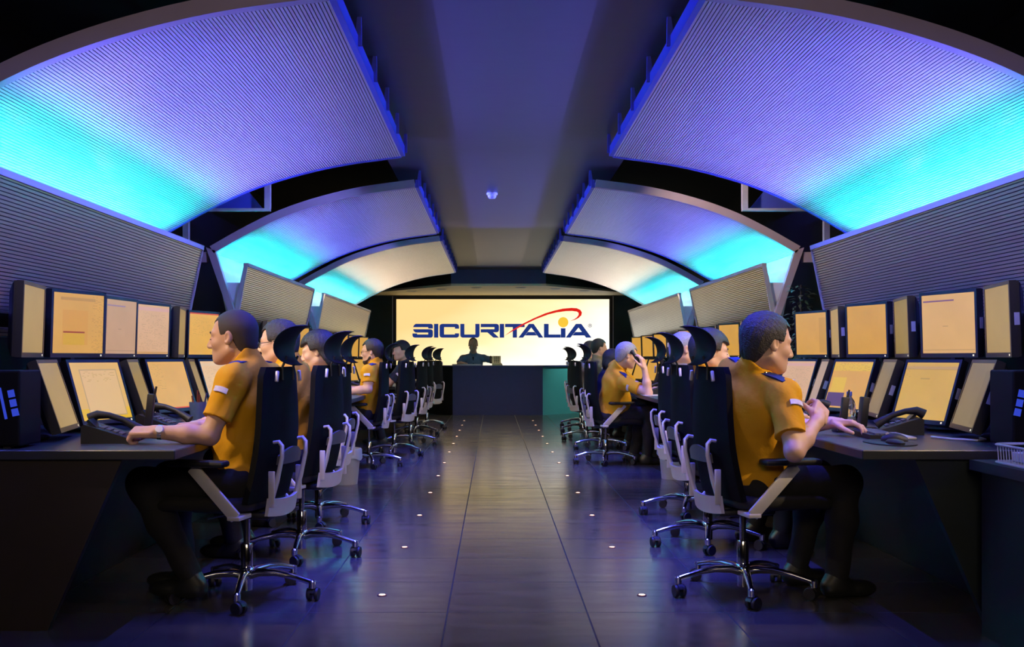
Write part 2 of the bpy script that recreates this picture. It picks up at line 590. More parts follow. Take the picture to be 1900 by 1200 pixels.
def band(mb, path, w0, w1, s, Y0, Y1):
    """a flat band following a path in the cross-section, w0..w1 away from the room"""
    nr = normals(path)
    a = [(p[0] + q[0] * w0, p[1] + q[1] * w0) for p, q in zip(path, nr)]
    b = [(p[0] + q[0] * w1, p[1] + q[1] * w1) for p, q in zip(path, nr)]
    rings = []
    for (u0, v0), (u1, v1) in zip(a, b):
        rings.append([(AX + s * u0, Y0, CZ + v0), (AX + s * u1, Y0, CZ + v1), (AX + s * u1, Y1, CZ + v1), (AX + s * u0, Y1, CZ + v0)])
    mb.loft(rings)
    return mb


def xz_area(name, parent, s, pos, target, Y0, Y1, energy, color, width, spread):
    d = bpy.data.lights.new(name, 'AREA')
    d.shape = 'RECTANGLE'
    d.size, d.size_y = width, Y1 - Y0
    d.energy, d.color, d.spread = energy, color, R(spread)
    o = bpy.data.objects.new(name, d)
    p = Vector((AX + s * pos[0], (Y0 + Y1) / 2, CZ + pos[1]))
    q = Vector((AX + s * target[0], (Y0 + Y1) / 2, CZ + target[1]))
    z = (p - q).normalized()
    y = Vector((0, 1, 0))
    x = y.cross(z)
    o.matrix_world = Matrix.Translation(p) @ Matrix((x, y, z)).transposed().to_4x4()
    COL.objects.link(o)
    o.parent = parent
    return o


MODS = [('nearest', 4.31, 7.66, 4.31), ('middle', 9.06, 12.42, 9.06), ('farthest', 13.2, 18.1, 13.2)]
CYAN_W, LAV_W, BLUE_W = (1.6, 1.5, 1.1), (5.2, 3.2, 2.8), (1.0, 0.8, 0.10)

for mi, (mname, Y0, Y1, _) in enumerate(MODS):
    L = Y1 - Y0
    for s, sn in ((-1, 'left'), (1, 'right')):
        t = thing('arched_ceiling_panel', '%s blue-lit arched slatted ceiling panel over the %s row of desks' % (mname, sn), 'ceiling panel',
                  (0, 0, 0), group='arched slatted ceiling panels')
        slatted('slatted_lining', ARCH, 112, 0.05, 0.007, s, Y0, Y1, m_slat, m_groove, t)
        # arched front frame that turns down into a slanted post
        path = resample(ARCH, 40)
        fr = MB()
        band(fr, path, -0.004, 0.065, s, Y0 - 0.05, Y0 + 0.004)
        post = [(2.545, 0.94), (2.36, 0.36), (2.31, 0.2)]
        nr = normals(post)
        rr = []
        for k, (u, v) in enumerate(post):
            w = 0.075 if k == 0 else 0.05
            rr.append([(AX + s * (u - 0.004), Y0 - 0.05, CZ + v), (AX + s * (u + w), Y0 - 0.05, CZ + v + (0.03 if k == 0 else 0)),
                       (AX + s * (u + w), Y0 + 0.01, CZ + v + (0.03 if k == 0 else 0)), (AX + s * (u - 0.004), Y0 + 0.01, CZ + v)])
        fr.loft(rr)
        fr.build('front_frame', m_fascia, t)
        bt = MB()
        band(bt, path, -0.006, 0.035, s, Y1 - 0.002, Y1 + 0.03)
        bt.build('rear_edge_trim', m_trimb if mi < 2 else m_plate, t)
        MB().box((AX + s * 0.775, (Y0 + Y1) / 2, CZ + 1.535), (0.03, L, 0.07)).build('inner_edge_plate', m_trimb, t)
        nb = 6 if mi < 2 else 9
        for k in range(nb):
            y = Y1 - 0.03 - k * (L - 0.08) / (nb - 1)
            MB().prism([(0.01, 1.52), (0.012, 1.66), (0.032, 1.66), (0.05, 1.52)],
                       lambda u, v, w: (AX + s * (0.762 - 0.03 + u), y + w, CZ + v), -0.009, 0.009).build('bracket', m_trimb, t)
        MB().prism([(2.308, 0.667), (2.462, 0.667), (2.385, 0.2)], lambda u, v, w: (AX + s * u, Y0 + w, CZ + v), 0.05, 0.065).build('end_plate', m_plate, t)
        MB().prism([(2.56, 0.93), (2.575, 0.93), (2.415, 0.2), (2.40, 0.2)], lambda u, v, w: (AX + s * u, w, CZ + v), Y0 + 0.012, Y1).build('cove_back', m_plate, t)
        if mi == 1:
            MB().box((AX + s * 3.05, Y0, CZ + 0.885), (0.86, 0.06, 0.09)).build('side_arm', m_fascia, t)
        lt = MB()
        for k in range(2 if mi < 2 else 3):
            n_ = 2 if mi < 2 else 3
            y0 = Y0 + 0.15 + k * (L - 0.3) / n_
            lt.tube([(AX + s * 2.44, y0 + 0.05, CZ + 0.64), (AX + s * 2.44, y0 + (L - 0.3) / n_ - 0.05, CZ + 0.64)], 0.013, 8)
        lt.build('cove_lamp', m_cyan, t, True)
        # the lamps' light: a cyan tube close to the lower edge and a violet flood, warm in the farthest module, for the rest of the arch
        xz_area('cyan_cove_light', t, s, (2.42, 0.72), (2.42, 1.1), Y0 + 0.15, Y1 - 0.25, 9.5 * L * CYAN_W[mi], (0.0, 0.85, 0.95), 0.05, 120)
        if mi < 2:
            xz_area('pink_fill_light', t, s, (2.34, 0.80), (0.80, 1.5), Y0 + 0.02, Y1 - 0.02, 1.1 * L, (1.0, 0.70, 0.80), 0.05, 30)  # added pinkish fill for the inner edge, no lamp of its own
        xz_area('arch_wash_light', t, s, (2.36, 0.80), (1.20, 1.44), Y0 + 0.02, Y1 - 0.02, 9.0 * L * LAV_W[mi], (0.155, 0.14, 1.0) if mi < 2 else (1.0, 0.78, 0.56), 0.05, 64)  # the warm version is added in place of the big screen's glow
        # blue strip on top of the inner edge washing the flat ceiling
        xz_area('blue_edge_light', t, s, (0.70, 1.545), (-0.25, 1.66), Y0 - (3.0 if mi == 0 else 0.7), Y1 + 0.7, 6.0 * L * BLUE_W[mi], (0.10, 0.11, 1.0), 0.02, 36)
        xz_area('blue_floor_light', t, s, (0.72, 1.49), (1.0, -1.1), Y0 + 0.05, Y1 - 0.05, 15.0 * L * BLUE_W[mi], (0.06, 0.07, 1.0), 0.02, 56)
        if mi == 0:
            xz_area('blue_wall_fill', t, s, (0.74, 1.48), (2.3, 0.45), 2.2, Y1 - 0.05, 55.0, (0.10, 0.13, 1.0), 0.02, 60)  # added blue fill to tint the nearest wall panels
        for k in range(3):  # added warm fill spots without fixtures, to light the shirts
            y = (Y0 + 0.45 + k * 1.13) if mi < 2 else (Y0 + 0.7 + k * 1.3)
            sp_ = lamp('desk_fill_spot', 'SPOT', (AX + s * 2.29, y - 0.85, CZ + 0.905), (AX + s * 1.30, y, 0.95), (95, 70, 60)[mi], (1.0, 0.72, 0.40), 0.015, spot=74, blend=0.7)
            sp_.parent = t

        # leaning slatted wall panel under the arch
        wy0 = Y0 + 0.02 if mi else 2.0
        wp = thing('slatted_wall_panel', '%s leaning grey slatted wall panel behind the %s monitors' % (mname, sn), 'wall panel', (0, 0, 0),
                   group='slatted wall panels')
        wc = [(2.275, 0.81), (2.325, 0.575), (2.375, 0.34), (2.425, 0.10)]
        slatted('slats', wc, 41, 0.025, 0.006, s, wy0, Y1 + 0.02, m_wslat, m_wgroove, wp)
        MB().prism([(2.262, 0.805), (2.262, 0.838), (2.31, 0.838), (2.31, 0.805)], lambda u, v, w: (AX + s * u, w, CZ + v), wy0, Y1 + 0.02).build('top_rail', m_fascia, wp)
        for yy in (wy0 - 0.012, Y1 + 0.02):
            MB().prism([(2.262, 0.838), (2.30, 0.838), (2.45, 0.10), (2.41, 0.10)], lambda u, v, w: (AX + s * u, w, CZ + v), yy, yy + 0.012).build('end_trim', m_steelbar, wp)

for s in (-1, 1):
    for y0, y1, e in ((7.9, 9.06, 90), (12.7, 13.2, 40)):
        lamp('gap_fill_light', 'SPOT', (AX + s * 1.0, y0 - 0.2, CZ + 1.58), (AX + s * 2.25, y1, CZ + 0.75), e, (0.22, 0.22, 1.0) if s < 0 or y0 > 10 else (1.0, 0.72, 0.62), 0.03, spot=80, blend=0.7)  # added fill for the front frames and end plates, no fixture in the gap

# suspended steel service frames in the gap behind the nearest arches
for s, sn in ((-1, 'left'), (1, 'right')):
    t = thing('hanger_frame', 'steel hanger frame with a shelf in the dark gap behind the nearest %s arch' % sn, 'ceiling bracket', (0, 0, 0), group='hanger frames')
    for u, v0, v1 in ((1.90, 1.19, 2.5), (2.55, 0.86, 2.5)):
        MB().box((AX + s * u, 8.2, CZ + (v0 + v1) / 2), (0.045, 0.045, v1 - v0)).build('hanger_rod', m_steelbar, t)
    MB().box((AX + s * 2.22, 8.2, CZ + 1.18), (0.68, 0.05, 0.02)).build('shelf_bar', m_steelbar, t)
    MB().prism([(1.95, 1.195), (2.5, 1.195), (2.5, 1.50), (2.2, 1.50)], lambda u, v, w: (AX + s * u, w, CZ + v), 8.24, 8.26).build('deflector', m_trimb, t)

# ------------------------------------------------------------------ the big screen
SY = 22.30
SX0, SX1, SZ0, SZ1 = P(735.5, 0, SY).x, P(1130.5, 0, SY).x, 0.80, P(0, 555, SY).z


def big_screen_mat():
    m, t, b = newmat('projected_picture')
    N = NT(t)
    uv = t.nodes.new('ShaderNodeUVMap')
    sp = t.nodes.new('ShaderNodeSeparateXYZ')
    t.links.new(uv.outputs[0], sp.inputs[0])
    nz = t.nodes.new('ShaderNodeTexNoise')
    nz.inputs['Scale'].default_value = 3
    t.links.new(uv.outputs[0], nz.inputs['Vector'])
    g = N.m('ADD', N.m('MULTIPLY', N.m('SUBTRACT', sp.outputs[0], 0.15), 1.15), N.m('ADD', N.m('MULTIPLY', N.m('SUBTRACT', 0.75, sp.outputs[1]), 0.75), N.m('MULTIPLY', N.m('SUBTRACT', nz.outputs[0], 0.5), 0.5)))
    r = t.nodes.new('ShaderNodeValToRGB')
    r.color_ramp.elements[0].color = lin((238, 200, 132)) + (1,)
    r.color_ramp.elements[1].color = lin((255, 251, 236)) + (1,)
    e = r.color_ramp.elements.new(0.5)
    e.color = lin((250, 226, 168)) + (1,)
    t.links.new(g, r.inputs[0])
    t.links.new(r.outputs[0], b.inputs['Emission Color'])
    b.inputs['Emission Strength'].default_value = 1.25
    b.inputs['Base Color'].default_value = (0.05, 0.05, 0.05, 1)
    return m


scr = thing('projection_screen', 'large glowing cream wall screen with blue lettering above the far counter', 'screen', (0, 0, 0))
MB().quad([(SX0, SY, SZ0), (SX1, SY, SZ0), (SX1, SY, SZ1), (SX0, SY, SZ1)]).build('picture', big_screen_mat(), scr)
fr = MB()
for x0, x1, z0, z1 in ((SX0 - 0.07, SX0, SZ0 - 0.07, SZ1 + 0.07), (SX1, SX1 + 0.07, SZ0 - 0.07, SZ1 + 0.07), (SX0, SX1, SZ1, SZ1 + 0.07), (SX0, SX1, SZ0 - 0.07, SZ0)):
    fr.box(((x0 + x1) / 2, SY + 0.03, (z0 + z1) / 2), (x1 - x0, 0.12, z1 - z0))
fr.build('frame', m_blackpan, scr)
fl = MB()
for x0, x1, z0, z1 in ((SX0 - 0.09, SX0 - 0.07, SZ0, SZ1 + 0.07), (SX1 + 0.07, SX1 + 0.09, SZ0, SZ1 + 0.07)):
    fl.box(((x0 + x1) / 2, SY, (z0 + z1) / 2), (x1 - x0, 0.05, z1 - z0))
fl.build('frame_edge', m_steelbar, scr)
LY = SY - 0.004


def lp(c, dx=0):
    p = P(755 + (c[0] + dx) / 9.233, 560 + c[1] / 9.233, LY)
    return (p.x, p.z)


def logo(name, polys, m, d):
    mb = MB()
    for poly in polys:
        q = [lp(c) for c in poly]
        va = [mb._v((u, LY - d, v)) for u, v in q]
        vb = [mb._v((u, LY - d + 0.002, v)) for u, v in q]
        for tri in tessellate_polygon([[Vector((u, v, 0)) for u, v in q]]):
            mb._f([va[i] for i in tri])
            mb._f([vb[i] for i in tri])
        for i in range(len(q)):
            j = (i + 1) % len(q)
            mb._f([va[i], va[j], vb[j], vb[i]])
    return mb.build(name, m, scr)


def sh(poly, dx=1570):
    return [(x + dx, y) for x, y in poly]


mb_blue = glow('logo_blue', lin((14, 46, 125)), 1.0)
mb_red = glow('logo_red', lin((226, 22, 14)), 1.0)
mb_yel = glow('logo_yellow', lin((255, 204, 58)), 1.0)
letters = [
    [(150, 375), (415, 375), (437, 385), (445, 408), (445, 455), (365, 455), (365, 432), (105, 432), (122, 398)],
    [(105, 468), (405, 468), (435, 478), (445, 503), (445, 578), (435, 602), (412, 612), (132, 612), (105, 600), (95, 575), (95, 540), (175, 540), (175, 557), (365, 557), (365, 524), (150, 524), (122, 505)],
    [(465, 375), (537, 375), (537, 612), (465, 612)],
    [(602, 375), (852, 375), (883, 388), (893, 415), (893, 458), (822, 458), (822, 432), (637, 432), (637, 557), (822, 557), (822, 538), (893, 538), (893, 575), (883, 600), (855, 612), (602, 612), (570, 600), (560, 572), (560, 413), (570, 388)],
    [(915, 375), (985, 375), (985, 557), (1172, 557), (1172, 375), (1245, 375), (1245, 572), (1235, 600), (1208, 612), (952, 612), (925, 600), (915, 572)],
    [(1265, 375), (1540, 375), (1568, 388), (1578, 415), (1578, 482), (1568, 508), (1540, 520), (1478, 520), (1578, 612), (1482, 612), (1380, 522), (1265, 522), (1265, 468), (1500, 468), (1500, 432), (1265, 432)],
    sh([(20, 375), (95, 375), (95, 612), (20, 612)]),
    sh([(112, 375), (447, 375), (447, 432), (315, 432), (315, 612), (243, 612), (243, 432), (112, 432)]),
    sh([(340, 612), (520, 375), (560, 375), (560, 438), (420, 612)]), sh([(560, 375), (600, 375), (768, 612), (690, 612), (560, 438)]), sh([(452, 575), (500, 515), (615, 515), (660, 575)]),
    sh([(778, 375), (858, 375), (858, 557), (1065, 557), (1065, 612), (778, 612)]),
    sh([(1067, 450), (1147, 450), (1147, 612), (1067, 612)]),
    sh([(1150, 612), (1325, 375), (1370, 375), (1370, 438), (1232, 612)]), sh([(1370, 375), (1418, 375), (1592, 612), (1500, 612), (1370, 438)]), sh([(1264, 575), (1312, 515), (1428, 515), (1473, 575)]),
]
logo('lettering', letters, mb_blue, 0.0)
logo('swoosh', [sh([(95, 585), (250, 470), (400, 380), (600, 280), (800, 195), (950, 150), (1100, 115), (1250, 102), (1340, 108), (1400, 135), (1428, 180), (1418, 230), (1370, 275), (1300, 310), (1220, 328),
                    (1300, 295), (1350, 255), (1372, 220), (1370, 185), (1340, 165), (1260, 155), (1150, 158), (1000, 178), (850, 215), (650, 290), (450, 385), (250, 495)])], mb_red, 0.004)
logo('dot', [sh([(1107 + 88 * math.cos(a), 348 + 88 * math.sin(a)) for a in [2 * math.pi * k / 36 for k in range(36)]])], mb_yel, 0.006)
ring = []
for k in range(20):
    a, b = 2 * math.pi * k / 20, 2 * math.pi * (k + 1) / 20
    ring.append(sh([(1567 + 32 * math.cos(a), 405 + 32 * math.sin(a)), (1567 + 32 * math.cos(b), 405 + 32 * math.sin(b)), (1567 + 25 * math.cos(b), 405 + 25 * math.sin(b)), (1567 + 25 * math.cos(a), 405 + 25 * math.sin(a))]))
ring += [sh([(1555, 388), (1561, 388), (1561, 422), (1555, 422)]), sh([(1561, 388), (1577, 388), (1582, 393), (1582, 402), (1577, 407), (1561, 407), (1561, 401), (1575, 401), (1575, 394), (1561, 394)]), sh([(1565, 407), (1573, 407), (1583, 422), (1575, 422)])]
logo('registered_mark', ring, mb_blue, 0.0)

# ------------------------------------------------------------------ the counter under the screen
ct = thing('counter', 'long dark blue counter with painted teal glow on its right wing below the big screen', 'counter', (0, 0, 0))
cplan = [(-2.35, 21.45), (-0.79, 19.8), (0.944, 19.8), (2.45, 21.45)]
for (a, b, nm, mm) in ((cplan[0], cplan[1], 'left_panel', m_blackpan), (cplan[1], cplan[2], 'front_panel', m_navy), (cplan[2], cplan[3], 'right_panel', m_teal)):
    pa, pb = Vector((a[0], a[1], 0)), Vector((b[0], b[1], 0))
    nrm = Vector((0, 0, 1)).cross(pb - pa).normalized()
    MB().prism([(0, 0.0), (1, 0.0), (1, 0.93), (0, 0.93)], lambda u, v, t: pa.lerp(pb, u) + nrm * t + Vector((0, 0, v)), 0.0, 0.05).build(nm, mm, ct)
MB().prism([(-2.38, 21.45), (-0.80, 19.77), (0.955, 19.77), (2.48, 21.45), (2.2, 21.6), (0.80, 20.3), (-0.65, 20.3), (-2.1, 21.6)],
           lambda u, v, t: (u, v, t), 0.93, 0.955).build('counter_top', m_navy, ct, tri=True)

lamp('counter_fill_spot', 'SPOT', (2.55, 20.0, 2.42), (1.6, 20.5, 0.75), 160, (0.55, 1.0, 0.9), 0.03, spot=60, blend=0.8)  # added cyan fill brightening the counter's right wing
lamp('counter_fill_spot', 'SPOT', (0.1, 19.6, 2.44), (0.1, 18.4, 0.0), 60, (1.0, 0.85, 0.55), 0.03, spot=100, blend=0.8)  # added warm fill for the floor before the counter, no lit fixture

# ------------------------------------------------------------------ smoke detectors
sd = None
for (x, y, lab) in ((913, 358, 'white smoke detector on the middle of the grey ceiling, nearer one'), (913, 501, 'white smoke detector at the far end of the grey ceiling')):
    p = P(x, y, F * 1.66 / (CY - y))
    if sd is None:
        sd = thing('smoke_detector', lab, 'smoke detector', (p.x, p.y, 2.76), group='smoke detectors')
        MB().lathe([(0.055, 0.0), (0.055, -0.018), (0.05, -0.022)], 24).build('base', m_whitep, sd, True)
        MB().lathe([(0.040, -0.022), (0.042, -0.040), (0.030, -0.055), (0.0, -0.058)], 24).build('sensor_head', m_whitep, sd, True)
    else:
        dup(sd, (p.x, p.y, 2.76), 0, lab)

# ------------------------------------------------------------------ floor lights
fl0 = None
for s, sn in ((-1, 'left'), (1, 'right')):
    for k in range(12):
        loc = (AX + s * 0.602 - 0.015, 4.77 + 1.2065 * k, 0.0)
        lab = '%s recessed floor light of the %s row along the aisle' % (ORD[k], sn)
        if fl0 is None:
            fl0 = thing('floor_light', lab, 'floor light', loc, group='recessed floor lights along the aisle')
            MB().lathe([(0.0, 0.0), (0.022, 0.0), (0.022, 0.003), (0.016, 0.004), (0.015, 0.001), (0.0, 0.001)], 20).build('ring', m_ring, fl0, True)
            MB().lathe([(0.0, 0.0012), (0.0155, 0.0015), (0.013, 0.004), (0.0, 0.005)], 20).build('lens', m_flight, fl0, True)
        else:
            dup(fl0, loc, 0, lab)
# ------------------------------------------------------------------ desks
def hx(s, half):
    return AX + s * half


DESKS = [('nearest', 4.13, 7.78), ('middle', 9.14, 12.5), ('farthest', 13.3, 18.0)]
for di, (dn, Y0, Y1) in enumerate(DESKS):
    for s, sn in ((-1, 'left'), (1, 'right')):
        t = thing('console_desk', '%s long dark console desk along the %s wall' % (dn, sn), 'desk', (0, 0, 0), group='console desks')
        pm = m_deskend if s < 0 else m_desknavy
        MB().box((hx(s, 2.0), (Y0 + Y1) / 2, 0.71), (1.24, Y1 - Y0, 0.04), bevel=0.004, seg=1).build('desktop', m_desk, t)
        for y, nm in ((Y0 + 0.02, 'end_panel'), (Y1 - 0.06, 'end_panel')):
            MB().prism([(1.60, 0.689), (1.90, 0.0), (2.60, 0.0), (2.60, 0.689)], lambda u, v, w: (hx(s, u), y + w, v), 0, 0.04).build(nm, pm, t)
        MB().prism([(1.95, 0.689), (2.12, 0.0), (2.16, 0.0), (1.99, 0.689)], lambda u, v, w: (hx(s, u), w, v), Y0 + 0.06, Y1 - 0.06).build('modesty_panel', m_blackpan, t)
        # rail that carries the upper row of monitors
        rl = thing('monitor_rail', 'dark rail carrying the upper monitors of the %s %s desk' % (dn, sn), 'rail', (0, 0, 0), group='monitor rails')
        MB().box((hx(s, 2.315), (Y0 + Y1) / 2, 1.27), (0.04, Y1 - Y0 - 0.2, 0.06)).build('beam', m_plastic, rl)
        for k in range(4):
            MB().box((hx(s, 2.355), Y0 + 0.3 + k * (Y1 - Y0 - 0.6) / 3, 1.01), (0.05, 0.05, 0.58)).build('post', m_plastic, rl)

# low side cabinet in front of the right desk, with a wire paper tray
t = thing('side_cabinet', 'low dark side cabinet joined to the near end of the right desk', 'cabinet', (0, 0, 0))
MB().box((2.35, 3.3, 0.675), (0.90, 1.62, 0.04)).build('cabinet_top', m_desk, t)
MB().box((2.37, 3.3, 0.328), (0.86, 1.58, 0.656)).build('body', m_blackpan, t)
t = thing('paper_tray', 'pale wire paper tray on the low cabinet at the right edge', 'tray', (1.965, 3.64, 0.696))
tr = MB()
for z in (0.008, 0.075):
    pts = []
    for (cx_, cy_, a0) in ((0.26, 0.27, 0), (0.04, 0.27, 90), (0.04, 0.04, 180), (0.26, 0.04, 270)):
        for q in range(5):
            a = R(a0 + q * 22.5)
            pts.append((cx_ + 0.04 * math.cos(a) - 0.05, cy_ + 0.04 * math.sin(a), z))
    tr.tube(pts + [pts[0]], 0.005, 8)
for k in range(12):
    tr.tube([(-0.045 + 0.0 * k, 0.04 + k * 0.021, 0.008), (-0.05, 0.04 + k * 0.021, 0.075)], 0.002, 6)
    tr.tube([(-0.01 + k * 0.021, 0.002, 0.008), (-0.01 + k * 0.021, 0.0, 0.075)], 0.002, 6)
    tr.tube([(-0.05, 0.04 + k * 0.021, 0.008), (0.30, 0.04 + k * 0.021, 0.008)], 0.002, 6)
tr.build('wire_frame', m_whitep, t, True)
tag(MB().box((2.09, 3.795, 0.726), (0.24, 0.24, 0.035), bevel=0.002, seg=1).build('paper_stack', m_paper), 'stack of white paper lying in the pale wire tray', 'paper')

# computers at the near ends
for s, x0, x1, lab in ((-1, -2.50, -1.93, 'black computer box with blue lights at the near end of the left desk'), (1, 2.115, 2.685, 'black computer box with blue lights at the near end of the right desk')):
    t = thing('computer', lab, 'computer', ((x0 + x1) / 2, 4.29, 0.73), group='computers at the desk ends')
    w = x1 - x0
    MB().box((0, 0, 0.165), (w, 0.20, 0.31), bevel=0.008).build('case', m_box, t)
    ft = MB()
    for i in (-1, 1):
        for j in (-1, 1):
            ft.box((i * (w / 2 - 0.06), j * 0.07, 0.004), (0.03, 0.03, 0.008))
    ft.build('feet', m_plastic, t)
    e = 1 if s < 0 else -1
    MB().box((e * (w / 2 - 0.068), -0.101, 0.185), (0.010, 0.006, 0.13), Matrix.Rotation(R(-12 * e), 3, 'Y')).build('light_strip', m_bluevent, t)
    vb = MB()
    for q in range(3):
        vb.box((e * (w / 2 - 0.034) + e * q * 0.008, -0.101, 0.225 - q * 0.038), (0.026, 0.006, 0.030), Matrix.Rotation(R(-12 * e), 3, 'Y'))
    vb.build('lit_vent', m_bluevent, t)

# ------------------------------------------------------------------ monitors
SCR = {
    'dull tan': screen_mat('screen_dull_tan', (176, 146, 92), 'plain', strength=0.8),
    'dull grey': screen_mat('screen_dull_grey', (140, 122, 92), 'grid', strength=0.75),
    'dull olive': screen_mat('screen_dull_olive', (150, 126, 62), 'plain', strength=0.75),
    'orange form': screen_mat('screen_orange_form', (212, 158, 72), 'form', (208, 150, 62), (205, 158, 40)),
    'pink and olive': screen_mat('screen_pink_olive', (192, 150, 116), 'lines', (190, 140, 100), (150, 120, 150)),
    'pink text': screen_mat('screen_pink_text', (214, 168, 128), 'text', (210, 160, 150), (200, 150, 90)),
    'orange with a red line': screen_mat('screen_orange_redline', (226, 170, 70), 'topline', None, (200, 60, 40)),
    'yellow window': screen_mat('screen_yellow_window', (222, 176, 96), 'window', (222, 180, 120), (224, 180, 10)),
    'orange with a red base line': screen_mat('screen_orange_baseline', (222, 168, 74), 'bottomline', None, (220, 70, 20)),
    'pale text': screen_mat('screen_pale_text', (232, 188, 138), 'text', (226, 190, 150), (220, 170, 100)),
    'pink with a mauve line': screen_mat('screen_pink_mauve', (214, 166, 104), 'lines', (200, 150, 110), (120, 80, 120)),
    'plain orange': screen_mat('screen_plain_orange', (208, 152, 58), 'plain'),
    'orange wood': screen_mat('screen_orange_wood', (212, 156, 72), 'grid'),
    'yellow sign': screen_mat('screen_yellow_sign', (208, 164, 66), 'logo', (190, 150, 90), (120, 90, 30)),
    'yellow and violet': screen_mat('screen_yellow_violet', (216, 160, 74), 'split', (222, 180, 58), (92, 62, 110)),
    'lavender': screen_mat('screen_lavender', (176, 150, 136), 'plain', strength=0.85),
    'green': screen_mat('screen_green', (96, 190, 130), 'plain', strength=0.9),
    'lime': screen_mat('screen_lime', (150, 190, 90), 'plain', strength=0.9),
}
mon_cache = {}


def make_monitor(lower, sticker):
    key = (lower, sticker)
    W, H = 0.405, 0.338
    t = thing('monitor', '', 'monitor', (0, 0, 0))
    bz = MB()
    for (y0, y1, z0, z1) in ((-W / 2, -W / 2 + 0.015, -H / 2, H / 2), (W / 2 - 0.015, W / 2, -H / 2, H / 2), (-W / 2 + 0.015, W / 2 - 0.015, H / 2 - 0.016, H / 2), (-W / 2 + 0.015, W / 2 - 0.015, -H / 2, -H / 2 + 0.022)):
        bz.box((0.0, (y0 + y1) / 2, (z0 + z1) / 2), (0.03, y1 - y0, z1 - z0))
    bz.box((-0.014, 0, 0), (0.024, W - 0.004, H - 0.004))
    bz.build('bezel', m_bezel, t)
    hb = MB()
    rings = []
    for x, k in ((-0.024, 1.0), (-0.034, 0.97), (-0.058, 0.74), (-0.064, 0.55)):
        rings.append([(x, sy * (W / 2 - 0.006) * k, sz * (H / 2 - 0.006) * k) for sy, sz in ((-1, -1), (1, -1), (1, 1), (-1, 1))])
    hb.loft(rings).build('back_housing', m_bezel, t)
    sc_ = MB().quad([(0.0125, -W / 2 + 0.014, -H / 2 + 0.021), (0.0125, W / 2 - 0.014, -H / 2 + 0.021), (0.0125, W / 2 - 0.014, H / 2 - 0.015), (0.0125, -W / 2 + 0.014, H / 2 - 0.015)]).build('screen', None, t)
    sc_.data.materials.append(SCR['dull tan'])
    sc_.material_slots[0].link = 'OBJECT'
    MB().box((0.0155, W / 2 - 0.03 if True else 0, -H / 2 + 0.011), (0.002, 0.009, 0.009)).build('power_button', m_btn, t)
    if sticker:
        for e in (-1, 1):
            MB().box((-0.012, e * (W / 2 + 0.0006), 0.0), (0.022, 0.0012, 0.055)).build('sticker', m_sticker, t)
    if lower:
        tt = Matrix.Rotation(R(18), 3, 'Y')
        MB().box(tt @ Vector((-0.14, 0, -0.09)), (0.035, 0.09, 0.20), tt).build('stand_neck', m_bezel, t)
        MB().lathe([(0.11, 0.0), (0.115, 0.006), (0.10, 0.014), (0.03, 0.02), (0.0, 0.02)], 28, tt @ Vector((-0.14, 0, -0.192)), tt).build('stand_foot', m_bezel, t, True)
    else:
        MB().tube([(-0.06, 0, 0), (-0.085, 0, 0)], 0.03, 10).build('wall_mount', m_bezel, t)
    return t


used = {}


def place_monitor(s, lower, Y, wide, content, label, half=None, yaw=None, tilt=None, sticker=None):
    sticker = (s > 0) if sticker is None else sticker
    key = (lower, sticker)
    a = (17 if wide else -11) if yaw is None else yaw
    ya = R(180 + a) if s > 0 else R(-a)
    ti = R(-18) if lower else R(2)
    if tilt is not None:
        ti = R(tilt)
    h = half if half is not None else (2.10 if lower else 2.215)
    loc = (hx(s, h), Y, 0.927 if lower else 1.272)
    grp = 'black monitors on the desks'
    if key not in used:
        used[key] = make_monitor(lower, sticker)
        o = used[key]
        o.location, o.rotation_euler = loc, (0, ti, ya)
        o['label'], o['group'] = label, grp
    else:
        o = dup(used[key], loc, (0, ti, ya), label, grp)
    for c in o.children:
        if c.name.startswith('screen'):
            c.material_slots[0].link = 'OBJECT'
            c.material_slots[0].material = SCR[content]
    return o


UL = ['dull tan', 'orange form', 'pink and olive', 'pink text', 'dull olive', 'orange with a red line']
LL = ['dull tan', 'yellow window', 'dull olive', 'orange with a red base line', 'dull olive', 'pale text']
UR = ['dull tan', 'pink with a mauve line', 'dull olive', 'plain orange', 'dull tan', 'orange wood']
LR = ['dull grey', 'yellow sign', 'dull grey', 'yellow and violet', 'lavender', 'pink text']
YS = [4.70, 5.22, 5.81, 6.36, 6.94, 7.47]
for s, sn, up, lo in ((-1, 'left', UL, LL), (1, 'right', UR, LR)):
    for i, Y in enumerate(YS):
        wide = i % 2 == 1
        n = ORD[i]
        place_monitor(s, False, Y, wide, up[i], '%s upper monitor on the nearest %s desk, %s screen' % (n, sn, up[i]),
                      yaw=5 if (s < 0 and i == 2) else (11 if (s < 0 and i == 3) else None))
        place_monitor(s, True, Y, wide, lo[i], '%s lower monitor on the nearest %s desk, %s screen' % (n, sn, lo[i]))
far_u = {-1: ['green', 'lime', 'dull olive', 'plain orange', 'dull tan', 'plain orange'], 1: ['dull tan', 'plain orange', 'dull tan', 'orange wood', 'dull tan', 'plain orange']}
far_l = {-1: ['dull olive', 'plain orange', 'dull olive', 'plain orange', 'dull tan', 'pale text'], 1: ['dull tan', 'pale text', 'dull olive', 'plain orange', 'lime', 'orange wood']}
